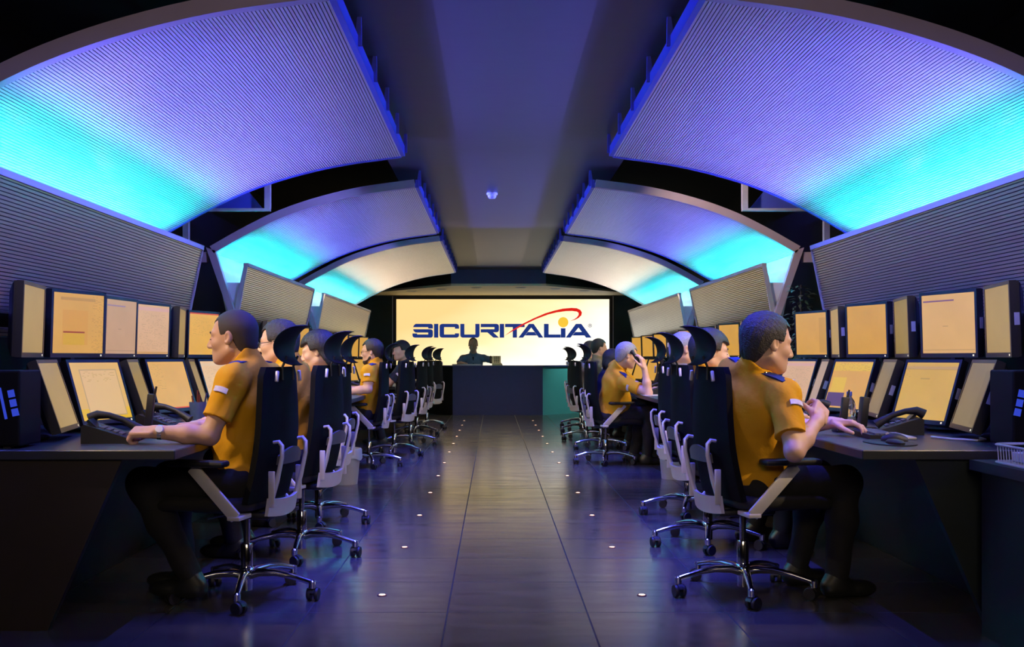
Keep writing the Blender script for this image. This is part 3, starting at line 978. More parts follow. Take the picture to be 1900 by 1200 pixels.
for s, sn in ((-1, 'left'), (1, 'right')):
    for i, Y in enumerate([9.55, 10.07, 10.66, 11.20, 11.8, 12.3]):
        wide = i % 2 == 1
        place_monitor(s, False, Y, wide, far_u[s][i], '%s upper monitor on the middle %s desk, %s screen' % (ORD[i], sn, far_u[s][i]))
        place_monitor(s, True, Y, wide, far_l[s][i], '%s lower monitor on the middle %s desk, %s screen' % (ORD[i], sn, far_l[s][i]))
    for i, Y in enumerate([13.7, 14.22, 14.85, 15.37, 16.0, 16.52, 17.1]):
        wide = i % 2 == 1
        c = 'plain orange' if wide else 'dull tan'
        place_monitor(s, False, Y, wide, c, '%s upper monitor on the farthest %s desk, %s screen' % (ORD[i], sn, c))
        place_monitor(s, True, Y, wide, c, '%s lower monitor on the farthest %s desk, %s screen' % (ORD[i], sn, c))


# ------------------------------------------------------------------ office chair (faces +x)
def make_chair():
    t = thing('office_chair', '', 'chair', (0, 0, 0))
    for k in range(5):
        a = R(36 + 72 * k)
        M = Matrix.Rotation(a, 4, 'Z')
        lg = MB(M)
        prof = [(0.02, 0.105, 0.030, 0.022), (0.06, 0.118, 0.026, 0.020), (0.14, 0.120, 0.022, 0.016), (0.22, 0.108, 0.019, 0.014), (0.29, 0.090, 0.017, 0.013), (0.325, 0.080, 0.017, 0.013)]
        rings = []
        for r, z, w, h in prof:
            rings.append([(r, w * math.cos(q) * 0.8, z + h * math.sin(q)) for q in [2 * math.pi * i / 12 for i in range(12)]])
        lg.loft(rings)
        lg.lathe([(0.016, 0.058), (0.017, 0.088), (0.010, 0.094)], 12, (0.32, 0, 0))
        leg = lg.build('base_leg', m_chrome, t, True)
        cs = MB(M @ Matrix.Translation((0.32, 0, 0)) @ Matrix.Rotation(R(37 * k + 20), 4, 'Z'))
        Rx = Matrix.Rotation(R(90), 3, 'X')
        for y in (-0.017, 0.017):
            cs.lathe([(0.010, -0.009), (0.027, -0.009), (0.029, -0.005), (0.029, 0.005), (0.027, 0.009), (0.010, 0.009)], 18, (0.012, y, 0.029), Rx)
        cs.tube([(0.012, -0.025, 0.029), (0.012, 0.025, 0.029)], 0.006, 8)
        cs.tube([(0.0, 0, 0.058), (0.004, 0, 0.030)], 0.009, 8)
        arc = [(0.012 + 0.033 * math.cos(q), 0.029 + 0.033 * math.sin(q)) for q in [R(20 + 16 * i) for i in range(10)]]
        cs.loft([[(u, -0.012, v) for u, v in arc] + [(0.012 + 0.026 * math.cos(q), -0.012, 0.029 + 0.026 * math.sin(q)) for q in [R(164 - 16 * i) for i in range(10)]],
                 [(u, 0.012, v) for u, v in arc] + [(0.012 + 0.026 * math.cos(q), 0.012, 0.029 + 0.026 * math.sin(q)) for q in [R(164 - 16 * i) for i in range(10)]]])
        cs.build('caster', m_plastic, leg, True)
    MB().lathe([(0.0, 0.035), (0.026, 0.035), (0.027, 0.09), (0.034, 0.095), (0.036, 0.125), (0.030, 0.14), (0.027, 0.142), (0.027, 0.245), (0.024, 0.25), (0.0, 0.25)], 20).build('gas_column', m_chrome, t, True)
    MB().lathe([(0.0, 0.25), (0.015, 0.25), (0.015, 0.385), (0.0, 0.385)], 16).build('gas_piston', m_chrome, t, True)
    mc = MB()
    mc.box((0.0, 0, 0.395), (0.26, 0.16, 0.045), bevel=0.015)
    mc.box((-0.08, 0, 0.395), (0.18, 0.26, 0.03), bevel=0.01)
    mc.box((0.12, 0, 0.405), (0.2, 0.2, 0.02), bevel=0.008)
    mc.tube([(0.05, 0.08, 0.395), (0.06, 0.27, 0.40)], 0.006, 8)
    mc.build('tilt_mechanism', m_plastic, t, True)
    # seat cushion
    st = MB()
    rings = []
    for z, k in ((0.418, 0.86), (0.424, 0.95), (0.440, 1.0), (0.462, 1.0), (0.476, 0.96), (0.482, 0.86)):
        ring = []
        for i in range(40):
            q = 2 * math.pi * i / 40
            c, s_ = math.cos(q), math.sin(q)
            e = 0.42
            x = math.copysign(abs(c) ** e, c) * 0.245 * k
            y = math.copysign(abs(s_) ** e, s_) * 0.245 * k
            zz = z - max(0, x - 0.15) * 0.25
            ring.append((x + 0.12, y, zz))
        rings.append(ring)
    st.loft(rings).build('seat', m_seatf, t, True, angle=60)
    # back: leaning line and outline
    def bx(z):
        return -0.125 - 0.075 * (z - 0.46) / 0.6 - 0.02 * math.sin((z - 0.46) / 0.6 * math.pi * 1.3)

    def bw(z):
        f = (z - 0.46) / 0.6
        return 0.222 - 0.045 * f * f
    bk = MB()
    zs = [0.46 + 0.60 * i / 16 for i in range(17)]
    front, rings = [], []
    for z in zs:
        w = bw(z)
        if z > 1.02:
            w -= 0.02 * ((z - 1.02) / 0.04) ** 2
        row = []
        for i in range(11):
            u = -1 + 0.2 * i
            row.append((bx(z) + 0.030 * u * u + 0.014, u * w, z))
        for i in range(11):
            u = 1 - 0.2 * i
            row.append((bx(z) + 0.030 * u * u - 0.014, u * w, z))
        rings.append(row)
    bk.loft(rings).build('backrest', m_mesh, t, True, angle=50)
    # silver lower frame: two hooked rails and a wide band
    for y in (-0.135, 0.135):
        ra = MB()
        pts = [(bx(0.73) - 0.015, y, 0.726), (bx(0.72) - 0.040, y, 0.730), (bx(0.71) - 0.056, y, 0.712), (bx(0.66) - 0.062, y, 0.66), (bx(0.55) - 0.060, y, 0.55), (bx(0.45) - 0.054, y, 0.45), (-0.165, y, 0.40)]
        ra.tube(pts, [0.010, 0.011, 0.012, 0.012, 0.013, 0.014, 0.015], 10, flat=0.8)
        ra.box((bx(0.52) - 0.050, y + math.copysign(0.016, y), 0.52), (0.03, 0.012, 0.16), bevel=0.004)
        ra.build('back_rail', m_silver, t, True)
    bd = MB()
    rings = []
    for u in [-1 + 0.2 * i for i in range(11)]:
        y = u * 0.155
        dx = 0.022 * u * u
        zt, zb = 0.468 + 0.012 * u * u, 0.388 + 0.012 * u * u
        rings.append([(-0.195 + dx, y, zb), (-0.180 + dx, y, zb), (-0.192 + dx, y, zt), (-0.210 + dx, y, zt)])
    bd.loft(rings).build('back_band', m_silver, t, True)
    lu = MB()
    rings = []
    for u in [-1 + 0.2 * i for i in range(11)]:
        y = u * 0.12
        zt, zb = 0.70 - 0.035 * u * u, 0.625
        dx = -0.058 + 0.012 * u * u
        rings.append([(bx(zb) + dx, y, zb), (bx(zb) + dx + 0.012, y, zb), (bx(zt) + dx + 0.012, y, zt), (bx(zt) + dx, y, zt)])
    lu.loft(rings).build('lumbar_pad', m_lumbar, t, True)
    for y in (-0.275, 0.275):
        am = MB()
        am.box((0.10, y, 0.640), (0.27, 0.085, 0.028), bevel=0.012)
        pad = am.build('armrest', m_plastic, t, True)
        sb = MB()
        d = Vector((-0.22, 0, -0.23)).normalized()
        ang = math.atan2(-0.22, -0.23)
        sb.box((0.025, y * 0.985, 0.515), (0.055, 0.016, 0.30), Matrix.Rotation(ang + math.pi, 3, 'Y'), bevel=0.006)
        sb.box((-0.07, y * 0.80, 0.405), (0.06, abs(y) * 0.45, 0.02), bevel=0.005)
        sb.build('arm_strut', m_silver, t, True)
    # crescent headrest on two stalks
    hr = MB()
    rings = []
    nph = 19
    for i in range(nph):
        f = -1 + 2 * i / (nph - 1)
        ph = R(96 * f)
        w = 0.108 * math.cos(f * 1.35) ** 0.8 + 0.004
        th = 0.030 * (1 - abs(f) ** 1.7) + 0.004
        ring = []
        for q in range(24):
            an = 2 * math.pi * q / 24
            yy = w * math.cos(an)
            rr = 0.078 + th * 0.5 * math.sin(an)
            bow = 0.045 * (yy / 0.13) ** 2
            ring.append((-0.275 + rr * math.cos(ph) * 0.95 + bow * 0.6 - 0.02 * f, yy, 1.158 + rr * math.sin(ph) * 1.12))
        rings.append(ring)
    hr.loft(rings).build('headrest', m_head, t, True, angle=60)
    for y in (-0.06, 0.06):
        sk = MB()
        sk.tube([(bx(1.04) - 0.02, y, 1.0), (bx(1.05) - 0.018, y, 1.06), (-0.225, y, 1.11)], 0.006, 8)
        sk.build('headrest_stalk', m_plastic, t, True)
        MB().box((bx(1.02) - 0.022, y * 2.1, 1.018), (0.014, 0.016, 0.050), Matrix.Rotation(R(14 * (1 if y > 0 else -1)), 3, 'X'), bevel=0.004).build('back_clip', m_silver, t, True)
    return t


# (side, x, y, facing, label)
CHAIRS = [
    (-1.135, 4.73, 168, 'black high-backed office chair of the man with the wrist watch, nearest on the left'),
    (-1.075, 5.76, 166, 'black high-backed office chair of the man in glasses, second on the left'),
    (-1.165, 6.86, 172, 'black high-backed office chair of the dark-haired person, third on the left'),
    (-1.27, 10.47, 176, 'black office chair of the bearded man in glasses on the left'),
    (-1.12, 11.6, 160, 'empty black office chair behind the bearded man on the left'),
    (-1.06, 13.1, 168, 'black office chair of the person in dark clothes on the left'),
    (-1.10, 14.7, 158, 'second farthest black office chair of the left row'),
    (-1.04, 16.0, 150, 'farthest black office chair of the left row'),
    (1.165, 4.81, 11, 'black high-backed office chair of the big man in front on the right'),
    (1.26, 6.05, 6, 'black high-backed office chair of the brown-haired person, second on the right'),
    (1.37, 7.26, 3, 'black high-backed office chair with khaki-shirted person, third on the right'),
    (1.17, 10.75, 8, 'black office chair of the grey-haired man on the phone'),
    (1.30, 12.4, 8, 'black office chair of the black-haired person in dark clothes on the right'),
    (1.24, 13.8, 16, 'black office chair right behind the grey-haired man on the phone'),
    (1.32, 15.2, 14, 'second farthest black office chair of the right row'),
    (1.40, 16.5, 12, 'farthest black office chair of the right row'),
]
ch0 = make_chair()
chair_objs = []
for i, (x, y, a, lab) in enumerate(CHAIRS):
    if i == 0:
        ch0.location, ch0.rotation_euler, ch0['label'], ch0['group'] = (x, y, 0), (0, 0, R(a)), lab, 'black office chairs along the aisle'
    else:
        dup(ch0, (x, y, 0), R(a), lab, 'black office chairs along the aisle')

# ------------------------------------------------------------------ things on the desks
DZ = 0.7302


def make_phone():
    t = thing('desk_phone', '', 'phone', (0, 0, 0))
    MB().prism([(-0.10, 0.0), (0.10, 0.0), (0.10, 0.075), (0.085, 0.082), (-0.095, 0.022)], lambda u, v, w: (u, w, v), -0.105, 0.105).build('base', m_plastic, t)
    sl = Matrix.Rotation(R(-18.4), 3, 'Y')
    ks = MB()
    for i in range(4):
        for j in range(3):
            ks.box(Vector((-0.055 + i * 0.026, -0.005 + j * 0.028, 0.038 + i * 0.0087)), (0.018, 0.020, 0.008), sl)
    ks.build('keypad', m_bluegrey, t)
    MB().box((0.062, 0.03, 0.082), (0.05, 0.10, 0.012), Matrix.Rotation(R(-45), 3, 'Y')).build('display', m_bezel, t)
    hs = MB()
    pts = [(-0.115, -0.07, 0.045), (-0.09, -0.07, 0.062), (-0.04, -0.07, 0.092), (0.02, -0.07, 0.112), (0.07, -0.07, 0.116), (0.105, -0.07, 0.098)]
    hs.tube(pts, [0.024, 0.020, 0.014, 0.014, 0.020, 0.025], 10)
    hs.build('handset', m_plastic, t, True)
    return t


m_bluegrey = mat('grey_keys', (0.10, 0.11, 0.16), 0.45)
ph = None
for (p, a, lab) in (
        (P(205, 815, 4.55), 188, 'black desk phone in front of the man with the wrist watch'),
        (P(303, 795, 5.35), 172, 'black desk phone beyond the hands of the man with the wrist watch'),
        (P(1668, 795, 5.05), -14, 'black desk phone behind the keyboard on the nearest right desk'),
        (P(1500, 772, 5.95), -10, 'black desk phone behind the hands of the big man on the right'),
        (P(655, 732, 10.6), 180, 'black desk phone in front of the bearded man in glasses'),
        (P(1218, 728, 10.7), 0, 'black desk phone beside the elbow of the grey-haired man')):
    if ph is None:
        ph = make_phone()
        ph.location, ph.rotation_euler, ph['label'], ph['group'] = (p.x, p.y, DZ), (0, 0, R(a)), lab, 'desk phones'
    else:
        dup(ph, (p.x, p.y, DZ), R(a), lab)

kb = None
for (x, y, a, lab) in ((1.80, 4.86, 84, 'black keyboard on the nearest right desk by the mouse'),
                       (-1.66, 4.98, 92, 'black keyboard under the far hand of the man with the wrist watch'),
                       (-1.62, 6.1, 92, 'black keyboard in front of the second man on the left'),
                       (1.80, 6.2, 88, 'black keyboard in front of the brown-haired person'),
                       (-1.66, 10.35, 90, 'black keyboard in front of the bearded man in glasses')):
    if kb is None:
        kb = thing('keyboard', lab, 'keyboard', (x, y, DZ), R(a), 'black keyboards')
        MB().prism([(-0.075, 0.0), (0.075, 0.0), (0.075, 0.022), (-0.075, 0.012)], lambda u, v, w: (w, u, v), -0.22, 0.22).build('base', m_plastic, kb)
        ks = MB()
        for i in range(5):
            for j in range(15):
                ks.box((-0.195 + j * 0.0275 + (i % 2) * 0.004, -0.05 + i * 0.0225, 0.019 + i * 0.0015), (0.021, 0.018, 0.008))
        ks.build('keys', m_bluegrey, kb)
        MB().box((0, -0.105, 0.007), (0.42, 0.05, 0.012), bevel=0.004).build('wrist_rest', m_silver, kb, True)
    else:
        dup(kb, (x, y, DZ), R(a), lab)

t = thing('mouse_pad', 'dark oval mouse pad at the front edge of the nearest right desk', 'mouse pad', (1.72, 4.47, DZ))
rg = [[(0.10 * math.cos(q) * k, 0.17 * math.sin(q) * k, z) for q in [2 * math.pi * i / 32 for i in range(32)]] for k, z in ((1, 0), (1, 0.004), (0.98, 0.005))]
MB().loft(rg).build('pad', m_plastic, t, True)
rg = [[(0.03 * math.cos(q) * k - 0.01, 0.075 * math.sin(q) * k - 0.09, z) for q in [2 * math.pi * i / 24 for i in range(24)]] for k, z in ((1, 0.004), (1, 0.014), (0.8, 0.021), (0.4, 0.024))]
MB().loft(rg).build('wrist_cushion', m_plastic, t, True)
t = thing('mouse', 'black computer mouse on the dark mouse pad', 'mouse', (1.76, 4.52, DZ + 0.0052), R(70))
rings = []
for i in range(9):
    f = i / 8
    y = -0.055 + 0.11 * f
    w = 0.031 * math.sin(math.pi * (0.12 + 0.78 * f)) ** 0.5
    h = 0.036 * math.sin(math.pi * (0.10 + 0.80 * f)) ** 0.7
    rings.append([(w * math.cos(q), y, max(0, h * math.sin(q))) for q in [math.pi * k / 10 for k in range(11)]] + [(0, y, 0)])
MB().loft(rings).build('shell', m_plastic, t, True)
MB().tube([(-0.004, 0.028, 0.030), (0.004, 0.028, 0.030)], 0.008, 10).build('scroll_wheel', m_silver, t, True)

# bottle, radios, cup, papers
m_bottle = mat('clear_plastic_bottle', (0.85, 0.9, 0.95), 0.06, var=0.02, trans=0.95)
m_bcap = mat('blue_bottle_cap', (0.03, 0.06, 0.4), 0.4)
pb = P(1576, 789, 5.55)
t = thing('water_bottle', 'clear plastic water bottle with a blue cap on the right desk', 'bottle', (pb.x, pb.y, DZ))
MB().lathe([(0.0, 0.002), (0.028, 0.0), (0.032, 0.006), (0.032, 0.05), (0.030, 0.055), (0.032, 0.06), (0.032, 0.115), (0.026, 0.14), (0.013, 0.158), (0.0125, 0.172), (0.0, 0.172)], 24).build('body', m_bottle, t, True)
MB().lathe([(0.0145, 0.166), (0.0145, 0.186), (0.012, 0.189), (0.0, 0.189)], 20).build('cap', m_bcap, t, True)


def radio(p, lab, h=0.17, w=0.055, tilt=0):
    t = thing('radio_handset', lab, 'radio', (p.x, p.y, DZ), R(tilt), 'black radio handsets')
    MB().box((0, 0, 0.012), (0.10, 0.09, 0.024), bevel=0.006).build('charging_base', m_plastic, t, True)
    MB().box((0, 0, 0.024 + h / 2), (0.035, w, h), Matrix.Rotation(R(6), 3, 'Y'), bevel=0.006).build('body', m_plastic, t, True)
    MB().tube([(0.02, w * 0.3, 0.02 + h), (0.03, w * 0.3, 0.06 + h)], [0.007, 0.005], 8).build('aerial', m_plastic, t, True)


radio(P(1602, 797, 5.20), 'black radio handset standing right of the water bottle', 0.15, 0.06)
radio(P(1566, 797, 5.15), 'slim black radio handset standing left of the water bottle', 0.15, 0.03)
radio(P(278, 800, 5.05), 'slim black radio handset standing behind the fist of the man with the wrist watch', 0.17, 0.03)

m_cup = mat('translucent_blue_cup_plastic', (0.10, 0.16, 0.36), 0.25, alpha=0.85)
m_red = mat('dark_red_plastic', (0.16, 0.03, 0.02), 0.4)
pc = P(367, 786, 5.85)
t = thing('pen_cup', 'blue plastic cup of pens on the left desk', 'cup', (pc.x, pc.y, DZ))
MB().lathe([(0.0, 0.0), (0.040, 0.0), (0.048, 0.12), (0.045, 0.12), (0.038, 0.006), (0.0, 0.006)], 24).build('cup', m_cup, t, True)
for k, (dx, dy, mm) in enumerate(((-0.02, 0.01, m_red), (0.01, -0.015, m_red), (0.022, 0.018, m_navyep), (-0.005, 0.02, m_plastic), (0.0, 0.0, m_red))):
    tag(MB().tube([(pc.x + dx * 0.7, pc.y + dy * 0.7, DZ + 0.012), (pc.x + dx * 1.9, pc.y + dy * 1.9, DZ + 0.155 + 0.008 * k)], 0.005, 8).build('pen', mm, None, True),
        'pen standing in the blue plastic cup on the left desk', 'pen', 'pens in the blue cup')
for (x, y, a, sx, sy, lab) in ((-1.74, 4.50, 20, 0.10, 0.07, 'small white paper slip near the front of the left desk'),
                               (-1.78, 4.82, 8, 0.21, 0.15, 'white sheet of paper below the yellow window screen on the left desk'),
                               (1.62, 10.2, 5, 0.30, 0.21, 'white sheet of paper on the desk of the grey-haired man'),
                               (-1.55, 10.15, 175, 0.30, 0.21, 'white sheet of paper on the desk of the bearded man')):
    tag(MB(Matrix.Translation((x, y, DZ)) @ Matrix.Rotation(R(a), 4, 'Z')).box((0, 0, 0.002), (sx, sy, 0.003)).build('paper_sheet', m_paper), lab, 'paper', 'paper sheets on the desks')
cb = MB().tube([(2.02, 4.75, DZ + 0.006), (2.06, 4.62, DZ + 0.006), (2.14, 4.55, DZ + 0.006), (2.2, 4.6, DZ + 0.006), (2.22, 4.7, DZ + 0.006)], 0.005, 8).build('cable', m_whitep, None, True)
tag(cb, 'thin loose cable under the front monitors of the right desk', 'cable')
t = thing('printer', 'white printer at the far end of the nearest right desk behind the big man', 'printer', (2.10, 7.60, DZ), R(180))
MB().box((0, 0, 0.11), (0.36, 0.26, 0.21), bevel=0.015).build('body', m_whitep, t, True)
MB().box((0.19, 0, 0.07), (0.05, 0.20, 0.015)).build('paper_tray', m_plastic, t)
MB().box((0.10, 0, 0.218), (0.10, 0.20, 0.01)).build('control_panel', m_plastic, t)

# litter bins in the gap between the desk blocks
for (p, lab) in ((P(641, 889, 9.0), 'translucent white litter bin behind the third chair on the left'), (P(1249, 883, 9.4), 'translucent litter bin behind the third chair on the right')):
    t = thing('litter_bin', lab, 'bin', (p.x, p.y, 0.0), group='litter bins')
    MB().lathe([(0.0, 0.0), (0.105, 0.0), (0.135, 0.30), (0.14, 0.305), (0.13, 0.305), (0.10, 0.01), (0.0, 0.01)], 28).build('bucket', m_bin, t, True)
    bagm = MB()
    rings = []
    for r, z in ((0.128, 0.28), (0.134, 0.312), (0.142, 0.30), (0.146, 0.22)):
        rings.append([(r * (1 + 0.02 * math.sin(7 * q + r * 40)) * math.cos(q), r * (1 + 0.02 * math.sin(7 * q + r * 40)) * math.sin(q), z + 0.012 * math.sin(5 * q) * (z < 0.25)) for q in [2 * math.pi * k / 40 for k in range(40)]])
    bagm.loft(rings, True, False).build('bag', m_bin, t, True)

# things on the far counter
pt = P(868, 676, 20.05)
t = thing('document_tray', 'flat grey tray on the far counter in front of the man', 'tray', (pt.x - 0.02, 20.02, 0.955))
MB().box((0, 0, 0.012), (0.55, 0.22, 0.024), bevel=0.004).build('tray', m_plastic, t)
MB().box((0, -0.112, 0.014), (0.56, 0.008, 0.028)).build('edge', m_steelbar, t)
pt = P(921, 670, 20.02)
t = thing('beige_telephone', 'beige telephone with dark buttons on the far counter', 'phone', (pt.x, 20.02, 0.955))
MB().prism([(-0.07, 0.0), (0.07, 0.0), (0.07, 0.17), (0.05, 0.185), (-0.07, 0.04)], lambda u, v, w: (w, u, v), -0.085, 0.085).build('base', mat('beige_plastic', (0.55, 0.47, 0.28), 0.5), t)
kp = MB()
for i in range(4):
    for j in range(3):
        kp.box((-0.03 + j * 0.035, -0.052 + i * 0.026, 0.068 + i * 0.0315), (0.022, 0.012, 0.018))
kp.build('keypad', m_plastic, t)
MB().tube([(-0.11, -0.04, 0.05), (-0.115, 0.0, 0.13), (-0.11, 0.05, 0.17)], [0.025, 0.018, 0.025], 10).build('handset', m_plastic, t, True)

# tall leafy plant in the dark gap behind the right arch post
m_leaf = mat('dark_green_leaves', (0.05, 0.075, 0.05), 0.35, var=0.5, scale=14)
m_potm = mat('dark_pot', (0.02, 0.02, 0.02), 0.5)
t = thing('tall_plant', 'tall dark leafy plant beside the right arch post behind the big man', 'plant', (2.60, 8.72, 0))
MB().lathe([(0.0, 0.0), (0.14, 0.0), (0.18, 0.34), (0.19, 0.36), (0.16, 0.36), (0.15, 0.30), (0.0, 0.30)], 24).build('pot', m_potm, t, True)
MB().tube([(0, 0, 0.28), (0.01, 0.01, 0.9), (0.0, -0.01, 1.72)], [0.02, 0.015, 0.008], 8).build('stem', m_potm, t, True)
lf = MB()
rnd = random.Random(3)
for k in range(420):
    z = rnd.uniform(0.45, 1.72)
    q = rnd.uniform(0, 2 * math.pi)
    r = rnd.uniform(0.03, 0.13) * (1.15 - 0.45 * (z / 1.7) ** 3)
    M = Matrix.Translation((r * math.cos(q), r * math.sin(q), z)) @ Matrix.Rotation(q, 4, 'Z') @ Matrix.Rotation(R(rnd.uniform(-10, 60)), 4, 'Y')
    lf.M = M
    L_ = rnd.uniform(0.04, 0.065)
    lf.loft([[(0, 0, 0), (0, 0.001, 0), (0, 0.0, 0.001)], [(L_ * 0.4, -0.016, 0.003), (L_ * 0.4, 0.016, 0.003), (L_ * 0.4, 0, 0.008)], [(L_, -0.001, 0), (L_, 0.001, 0), (L_, 0, 0.001)]])
tag(lf.build('leaves', m_leaf, t, True), kind='stuff')
# ------------------------------------------------------------------ people: smooth-blended bodies turned into one mesh each
class Field:
    def __init__(s, lo, hi, h):
        s.h, s.lo = h, np.array(lo, float)
        s.n = np.ceil((np.array(hi) - s.lo) / h).astype(int) + 1
        s.ax = [(s.lo[i] + h * np.arange(s.n[i])).astype(np.float32) for i in range(3)]
        s.F = np.full(tuple(s.n), 1.0, np.float32)

    def region(s, lo, hi):
        sl, g = [], []
        for i in range(3):
            a = int(max(0, math.floor((lo[i] - s.lo[i]) / s.h)))
            b = int(min(s.n[i], math.ceil((hi[i] - s.lo[i]) / s.h) + 1))
            if b <= a:
                return None, None
            sl.append(slice(a, b))
            sh_ = [1, 1, 1]
            sh_[i] = b - a
            g.append(s.ax[i][a:b].reshape(sh_))
        return tuple(sl), g


def cone(a, b, ra, rb, k=0.02, clip=None, op='u'):
    return dict(t='cone', a=np.array(a, float), b=np.array(b, float), ra=ra, rb=rb, k=k, clip=clip, op=op)


def ell(c, r, Rm=None, k=0.02, clip=None, op='u'):
    return dict(t='ell', c=np.array(c, float), r=np.array(r, float), R=np.array(Rm) if Rm is not None else np.eye(3), k=k, clip=clip, op=op)


def rbox(c, half, rad, Rm=None, k=0.01, clip=None, op='u'):
    return dict(t='box', c=np.array(c, float), r=np.array(half, float), rad=rad, R=np.array(Rm) if Rm is not None else np.eye(3), k=k, clip=clip, op=op)


def bounds(p):
    if p['t'] == 'cone':
        m = max(p['ra'], p['rb'])
        return np.minimum(p['a'], p['b']) - m, np.maximum(p['a'], p['b']) + m
    e = np.abs(p['R']) @ (p['r'] + (p.get('rad', 0)))
    return p['c'] - e, p['c'] + e


def dist(p, g):
    X, Y, Z = g
    if p['t'] == 'cone':
        a, ba = p['a'], p['b'] - p['a']
        L2 = float(ba @ ba) + 1e-12
        px_, py_, pz_ = X - a[0], Y - a[1], Z - a[2]
        t = np.clip((px_ * ba[0] + py_ * ba[1] + pz_ * ba[2]) / L2, 0, 1)
        d = np.sqrt((px_ - t * ba[0]) ** 2 + (py_ - t * ba[1]) ** 2 + (pz_ - t * ba[2]) ** 2) - (p['ra'] + (p['rb'] - p['ra']) * t)
    else:
        c, Rm = p['c'], p['R']
        x, y, z = X - c[0], Y - c[1], Z - c[2]
        q = [x * Rm[0, i] + y * Rm[1, i] + z * Rm[2, i] for i in range(3)]
        if p['t'] == 'ell':
            r = p['r']
            k0 = np.sqrt((q[0] / r[0]) ** 2 + (q[1] / r[1]) ** 2 + (q[2] / r[2]) ** 2)
            k1 = np.sqrt((q[0] / r[0] ** 2) ** 2 + (q[1] / r[1] ** 2) ** 2 + (q[2] / r[2] ** 2) ** 2) + 1e-9
            d = k0 * (k0 - 1) / k1
        else:
            e = [np.abs(q[i]) - p['r'][i] for i in range(3)]
            d = np.sqrt(np.maximum(e[0], 0) ** 2 + np.maximum(e[1], 0) ** 2 + np.maximum(e[2], 0) ** 2) + np.minimum(np.maximum(e[0], np.maximum(e[1], e[2])), 0) - p['rad']
    if p['clip']:
        for c, n in p['clip']:
            d = np.maximum(d, (X - c[0]) * n[0] + (Y - c[1]) * n[1] + (Z - c[2]) * n[2])
    return d


